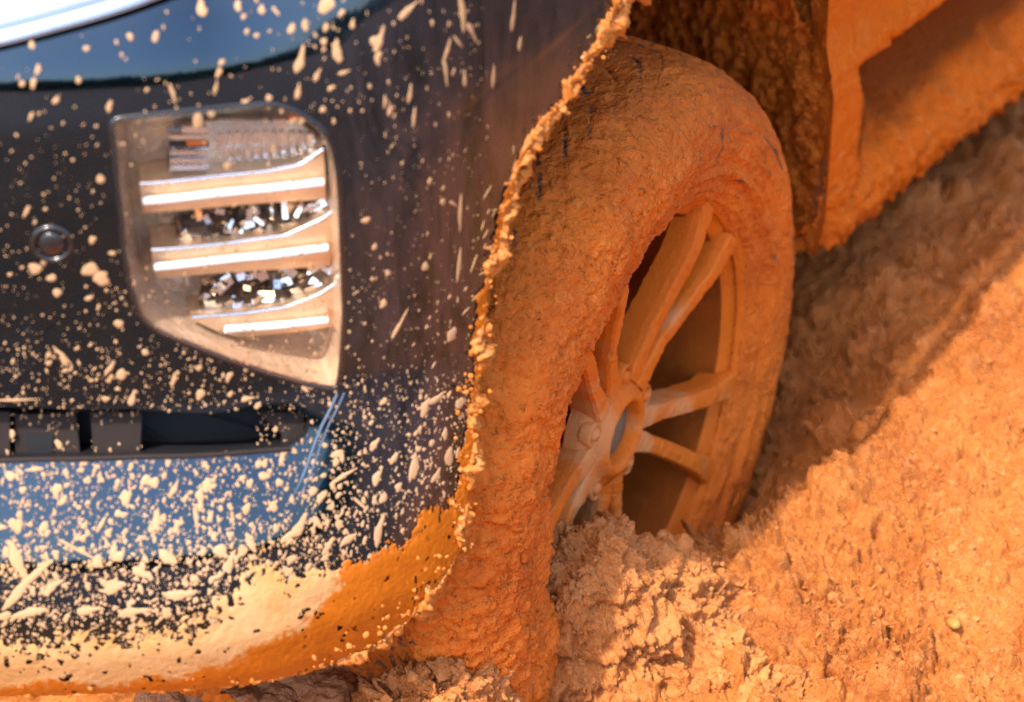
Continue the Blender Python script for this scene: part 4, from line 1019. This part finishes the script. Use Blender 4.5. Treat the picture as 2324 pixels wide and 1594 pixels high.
    # underside of the car and door skin, so the shade is real
    V, F = boxv((1.60, 0.88, 0.07), (1.06, 0, 0), (0, 0.75, 0), (0, 0, 0.02)); link('underbody', make_mesh('underbody', V, F, smooth=False), M_black, car)
    g = []
    xs = np.linspace(0.30, 2.6, 40)
    for zz, yy in ((0.58, -0.06), (0.66, -0.078), (0.74, -0.07), (0.82, -0.03), (0.86, 0.02), (1.2, 0.18), (1.32, 0.30)):
        g.append(np.stack([xs, 0 * xs + yy, 0 * xs + zz], -1))
    g = np.stack(g, 1); link('door', make_mesh('door', g.reshape(-1, 3), gridf(*g.shape[:2])), M_paint, car)
    g = np.array([[(0.5, -0.05, 0.8), (0.5, 1.7, 0.85)], [(1.25, 0.2, 1.30), (1.25, 1.5, 1.32)], [(2.6, 0.28, 1.34), (2.6, 1.4, 1.36)]])
    link('cabin_roof', make_mesh('cabin_roof', g.reshape(-1, 3), gridf(3, 2), smooth=False), M_blackgloss, car)
    V, F = boxv((0.1, 0.98, 0.25), (0.45, 0, 0), (0, 0.53, 0), (0, 0, 0.28)); link('engine_bay', make_mesh('engine_bay', V, F, smooth=False), M_black, car)
build_sill()

# ------------------------------------------------------------------ ground
GP = [(2324, 560, -0.085), (2324, 760, -0.075), (2100, 800, -0.10), (1950, 1000, -0.115), (1850, 1095, -0.125), (1740, 1140, -0.13), (1650, 1255, -0.125), (1560, 1260, -0.14),
      (2324, 1000, -0.09), (2324, 1300, -0.12), (2324, 1594, -0.15), (2000, 1300, -0.125), (2000, 1594, -0.16), (1700, 1594, -0.165), (1850, 1450, -0.14), (1700, 1380, -0.14),
      (1500, 1594, -0.15), (1300, 1594, -0.14), (1100, 1594, -0.115), (1000, 1594, -0.115), (930, 1594, -0.15)]
gp = [tuple(on_z(x, y, z)) for x, y, z in GP]
gp += [(-0.05, 0.12, -0.37), (0.1, 0.10, -0.36), (-0.2, 0.10, -0.33), (0.25, 0.12, -0.33), (0.40, 0.06, -0.21), (0.46, 0.01, -0.145), (0.50, 0.12, -0.15), (0.60, 0.05, -0.125), (0.66, 0.0, -0.11), (0.9, 0.05, -0.12), (0.52, 0.25, -0.14), (0.8, 0.3, -0.12), (1.3, 0.1, -0.12), (1.6, -0.2, -0.08),
       (0.0, 0.01, -0.25), (0.2, 0.01, -0.26), (0.32, 0.0, -0.20), (-0.15, 0.0, -0.22), (-0.40, 0.10, -0.17), (-0.45, 0.12, -0.13), (-0.48, 0.3, -0.14), (-0.5, 0.05, -0.16), (-0.5, -0.2, -0.18), (-0.7, 0.5, -0.25), (0, 0.6, -0.28), (0.8, 0.8, -0.26),
       (-0.4, -0.35, -0.17), (-0.2, -0.6, -0.17), (0.3, -0.7, -0.15), (0.9, -0.6, -0.11), (1.5, -0.8, -0.13), (-1, -0.2, -0.22), (-1.2, 0.8, -0.25), (1.5, 1, -0.25), (-1, -1.2, -0.2), (1, -1.5, -0.18)]
gp = np.array(gp)
def rbf_fit(P, reg=0.004):
    d = np.linalg.norm(P[:, None, :2] - P[None, :, :2], axis=2); n = len(P)
    k = np.sqrt(d ** 2 + 0.03 ** 2)
    Amat = np.zeros((n + 1, n + 1)); Amat[:n, :n] = k - reg * np.eye(n); Amat[:n, n] = 1; Amat[n, :n] = 1
    return np.linalg.solve(Amat, np.r_[P[:, 2], 0])
def rbf_eval(P, wv, X):
    out = np.full(len(X), wv[-1])
    for i in range(len(P)): out += wv[i] * np.sqrt(((X - P[i, :2]) ** 2).sum(1) + 0.03 ** 2)
    return out
gw = rbf_fit(gp)
def ground_z(X):
    r = np.linalg.norm(X, axis=1); f = 1 - sstep(1.0, 2.0, r)
    return rbf_eval(gp, gw, X) * f + (1 - f) * -0.22
def axis(fine0, fine1, step, grow, glo, far):
    a = list(np.arange(fine0, fine1, step)); s = step
    while a[-1] < far: s *= grow if a[-1] < 2 else 1.3; a.append(a[-1] + s)
    s = step; lo = []
    p = fine0
    while p > -far: s *= glo if p > -2 else 1.3; p -= s; lo.append(p)
    return np.array(lo[::-1] + a)
def build_ground():
    xs = axis(-0.40, 0.60, 0.0017, 1.025, 1.08, 3000); ys = axis(-0.48, 0.08, 0.0017, 1.05, 1.10, 3000)
    X, Y = np.meshgrid(xs, ys, indexing='ij'); P2 = np.stack([X.ravel(), Y.ravel()], -1)
    r = np.linalg.norm(P2, axis=1)
    z = ground_z(P2)
    near = r < 1.7
    V = np.concatenate([P2, z[:, None]], 1)
    nu, nv = len(xs), len(ys)
    nrm = vnormals(V, nu, nv); nrm = np.where((nrm[:, 2] < 0)[:, None], -nrm, nrm)
    Pn = V[near]
    big = fbm(Pn * 9, 4, 2); fl = flakes(Pn, 0.034, 3); f1, _ = worley(Pn / 0.022, 12)
    fade = 1 - sstep(0.8, 1.6, r[near])
    patch = sstep(-0.35, 0.45, fbm(Pn * 6 + 9, 3, 33))             # crumbly patches between pressed smoother ones
    hd = np.min(np.linalg.norm(Pn[:, None, :2] - hp[None, ::3, :2], axis=2), axis=1) if False else np.linalg.norm(Pn[:, :2] - np.array([-0.06, -0.13]), axis=1)
    fade = fade * (1 + 0.55 * (1 - sstep(0.12, 0.32, hd)))
    h = 0.014 * big + fade * (0.45 + 0.55 * patch) * (0.007 * fl + 0.006 * (0.5 - f1) + 0.010 * crust(Pn, 0.022, 520))
    V[near] += nrm[near] * h[:, None]
    c1, _, _, cr = cells(Pn / 0.075 + 3, 901); c2, _, _, cr2 = cells(Pn / 0.034 + 1, 902); c3, _, _, cr3 = cells(Pn / 0.022, 903)
    wob = 1 + 0.5 * fbm(Pn * 55, 3, 904)
    lump = 0.026 * np.sqrt(np.clip(1 - (c1 * wob / 0.42) ** 2, 0, 1)) * (cr[:, 0] > 0.12) + 0.013 * np.sqrt(np.clip(1 - (c2 * wob / 0.40) ** 2, 0, 1)) * (cr2[:, 0] > 0.05)
    pit = 0.012 * np.clip(1 - (c3 * wob / 0.30) ** 2, 0, 1) * (cr3[:, 1] > 0.30)
    V[near] += nrm[near] * (fade * (lump - pit))[:, None]
    far = ~near
    V[far, 2] += 0.05 * fbm(np.concatenate([P2[far] * 0.6, np.zeros((far.sum(), 1))], 1), 3, 5)
    global GV
    sel = near & (V[:, 0] > -0.42) & (V[:, 0] < 1.0) & (V[:, 1] > -0.5) & (V[:, 1] < 0.05); GV = V[sel]
    return link('ground', make_mesh('ground', V, gridf(nu, nv)), M_ground, kind='structure')
build_ground()

# ------------------------------------------------------------------ the heap thrown up against the wheel
HP = [(1385, 1192, 0.005), (1340, 1215, 0.0), (1430, 1212, -0.01), (1480, 1225, -0.03), (1560, 1262, -0.06), (1650, 1310, -0.09), (1720, 1370, -0.12), (1290, 1250, -0.015), (1235, 1330, -0.035), (1200, 1450, -0.07),
      (1300, 1350, -0.03), (1400, 1330, -0.035), (1500, 1350, -0.06), (1600, 1420, -0.10), (1350, 1450, -0.075), (1450, 1480, -0.10), (1250, 1480, -0.085), (1100, 1535, -0.012), (1020, 1580, 0.0), (940, 1605, -0.005), (1160, 1490, -0.040), (1040, 1640, -0.02), (1130, 1620, -0.045), (1800, 1440, -0.125), (1750, 1540, -0.14), (1650, 1480, -0.115), (1200, 1570, -0.095), (1350, 1560, -0.13), (1550, 1540, -0.14)]
hp = np.array([tuple(on_z(*p)) for p in HP])
def build_heap():
    lo = hp[:, :2].min(0) - 0.06; hi = hp[:, :2].max(0) + 0.06
    st = 0.0015
    xs = np.arange(lo[0], hi[0], st); ys = np.arange(lo[1], hi[1], st)
    X, Y = np.meshgrid(xs, ys, indexing='ij'); P2 = np.stack([X.ravel(), Y.ravel()], -1)
    wv = rbf_fit(hp, 0.002); z = rbf_eval(hp, wv, P2)
    # fall away outside the hull of the measured points
    ctr = hp[:, :2].mean(0)
    from_pts = np.min(np.linalg.norm(P2[:, None] - hp[None, :, :2], axis=2), axis=1)
    z = z - np.clip(from_pts - 0.045, 0, 1) * 2.2
    z = z - 0.006 - 0.014 * sstep(-0.12, -0.02, P2[:, 0])
    V = np.concatenate([P2, z[:, None]], 1); nu, nv = len(xs), len(ys)
    nrm = vnormals(V, nu, nv); nrm = np.where((nrm[:, 2] < 0)[:, None], -nrm, nrm)
    fl = flakes(V, 0.040, 303); f1, _ = worley(V / 0.026, 13); big = fbm(V * 22, 3, 7)
    pt = 0.45 + 0.75 * sstep(-0.4, 0.4, fbm(V * 17, 2, 207))
    fl4 = flakes(V + 9, 0.018, 611)
    h = 0.018 * big + 0.015 * fl + 0.006 * fl4 + pt * 0.020 * crust(V, 0.052, 500) + 0.004 * (0.5 - f1)
    V = V + nrm * h[:, None]
    # torn peaks lean and overhang
    lean = np.stack([fbm(V * 40, 3, 81), fbm(V * 40, 3, 82), 0 * V[:, 0]], -1)
    V = V + lean * 0.006 * sstep(0.0, 0.6, fl)[:, None]
    gz = ground_z(V[:, :2]); F = gridf(nu, nv); keep = (V[F, 2] > gz[F] - 0.03).any(1)
    V, F, _ = compact(V, F[keep])
    global HV
    HV = V
    link('mud_heap', make_mesh('mud_heap', V, F), M_heap, None, 'flaky torn heap of orange mud piled against the sunken wheel', 'mud heap')
build_heap()

# ------------------------------------------------------------------ clods under the bumper and lumps on the ground
def ico_sphere(n_sub):
    import bmesh
    bm = bmesh.new(); bmesh.ops.create_icosphere(bm, subdivisions=n_sub, radius=1.0)
    V = np.array([v.co[:] for v in bm.verts]); F = np.array([[v.index for v in f.verts] for f in bm.faces]); bm.free(); return V, F
IV, IFc = ico_sphere(6); IV5, IF5 = ico_sphere(4); IV3, IF3 = ico_sphere(3)
def clod(p, r, seed, label, group='clods in the shade under the bumper', mat=None):
    V = IV * np.array(r); q = V + np.array([seed * 3.1, 0, 0])
    nn = IV / np.linalg.norm(IV, axis=1)[:, None]; rm = min(r)
    f1, _ = worley(q / (rm * 0.75), seed)
    h = rm * (0.22 * fbm(q / (rm * 1.2), 3, seed) + 0.42 * (0.5 - f1) + 0.16 * flakes(q, rm * 0.7, seed) + 0.06 * flakes(q, rm * 0.25, seed + 5))
    o = link('mud_clod', make_mesh('mud_clod', V + nn * h[:, None], None, IFc), mat or M_clod, None, label, 'mud clod', group)
    o.location = p
    return o
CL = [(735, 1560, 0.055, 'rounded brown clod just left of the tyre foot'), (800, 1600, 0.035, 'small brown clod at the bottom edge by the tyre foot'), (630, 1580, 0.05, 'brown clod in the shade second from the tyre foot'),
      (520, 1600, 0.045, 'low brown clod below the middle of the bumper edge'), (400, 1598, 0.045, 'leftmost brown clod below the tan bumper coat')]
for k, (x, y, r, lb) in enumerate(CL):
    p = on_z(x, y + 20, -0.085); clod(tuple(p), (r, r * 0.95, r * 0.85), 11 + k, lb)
def pebble(x, y, r, m, lb, seed):
    p = on_z(x, y, -0.13)
    # rest on the local ground
    for _ in range(6):
        zz = ground_z(np.array([[p[0], p[1]]]))[0]; p = on_z(x, y, zz + 0.002)
    V = IV3 * np.array((r * 1.2, r * 0.8, r * 0.75)); V = V * (1 + 0.25 * fbm(V / r + seed, 2, seed))[:, None]
    o = link('pebble', make_mesh('pebble', V, None, IF3), m, None, lb, 'pebble', 'pebbles in the mud'); o.location = tuple(p + np.array([0, 0, 0.002])); o.rotation_euler = (0.3, 0.2, seed)
pebble(2165, 1418, 0.0072, M_pebY, 'small ochre yellow pebble lying in the sunlit mud', 1)
def crumbs():
    ico = IV3[:0]; a = np.array([(0, 0, 1), (.89, 0, .45), (.28, .85, .45), (-.72, .53, .45), (-.72, -.53, .45), (.28, -.85, .45), (.72, .53, -.45), (-.28, .85, -.45), (-.89, 0, -.45), (-.28, -.85, -.45), (.72, -.53, -.45), (0, 0, -1)])
    IF = np.array([(0, 1, 2), (0, 2, 3), (0, 3, 4), (0, 4, 5), (0, 5, 1), (1, 6, 2), (2, 7, 3), (3, 8, 4), (4, 9, 5), (5, 10, 1), (6, 7, 2), (7, 8, 3), (8, 9, 4), (9, 10, 5), (10, 6, 1), (11, 7, 6), (11, 8, 7), (11, 9, 8), (11, 10, 9), (11, 6, 10)])
    n1, n2 = 9000, 2600
    P = np.concatenate([GV[RNG.integers(0, len(GV), n1)], HV[RNG.integers(0, len(HV), n2)]])
    k = fbm(P * 14, 3, 55) + RNG.normal(0, 0.25, len(P)) > 0.0; P = P[k]; n = len(P)
    r = np.minimum(0.0055, 0.0015 * np.exp(RNG.normal(0.1, 0.5, n)))
    V = P[:, None] + a[None] * r[:, None, None] * RNG.uniform(0.55, 1.35, (n, 12, 1)) * RNG.uniform(0.6, 1.4, (n, 1, 3))
    F = (IF[None] + (np.arange(n) * 12)[:, None, None]).reshape(-1, 3)
    link('loose_crumbs', make_mesh('loose_crumbs', V.reshape(-1, 3), None, F, smooth=False), M_heap, None, 'small loose crumbs of orange mud scattered over the churned ground', 'mud crumbs', kind='stuff')
crumbs()
def treeline():
    n, m = 700, 26
    a = np.linspace(0, 2 * np.pi, n); t = np.linspace(0, 1, m)
    A, T = np.meshgrid(a, t, indexing='ij'); A, T = A.ravel(), T.ravel()
    c = np.stack([np.cos(A) * 9, np.sin(A) * 9, 0 * A], -1)
    hgt = 7.5 + 3 * fbm(c, 4, 301) + 2.5 * fbm(c * 6, 3, 302)
    R = 62 + 5 * T + 4 * fbm(np.stack([np.cos(A) * 22, np.sin(A) * 22, T * 5], -1), 4, 303)
    V = np.stack([R * np.cos(A), R * np.sin(A), -0.8 + T * hgt], -1)
    link('tree_line', make_mesh('tree_line', V, gridf(n, m)), simple('dark_foliage', (0.045, 0.060, 0.022), 0.8, spec=0.2), None, 'distant dark wood around the clearing', 'trees', kind='stuff')
treeline()
if '_w' in car: del car['_w']
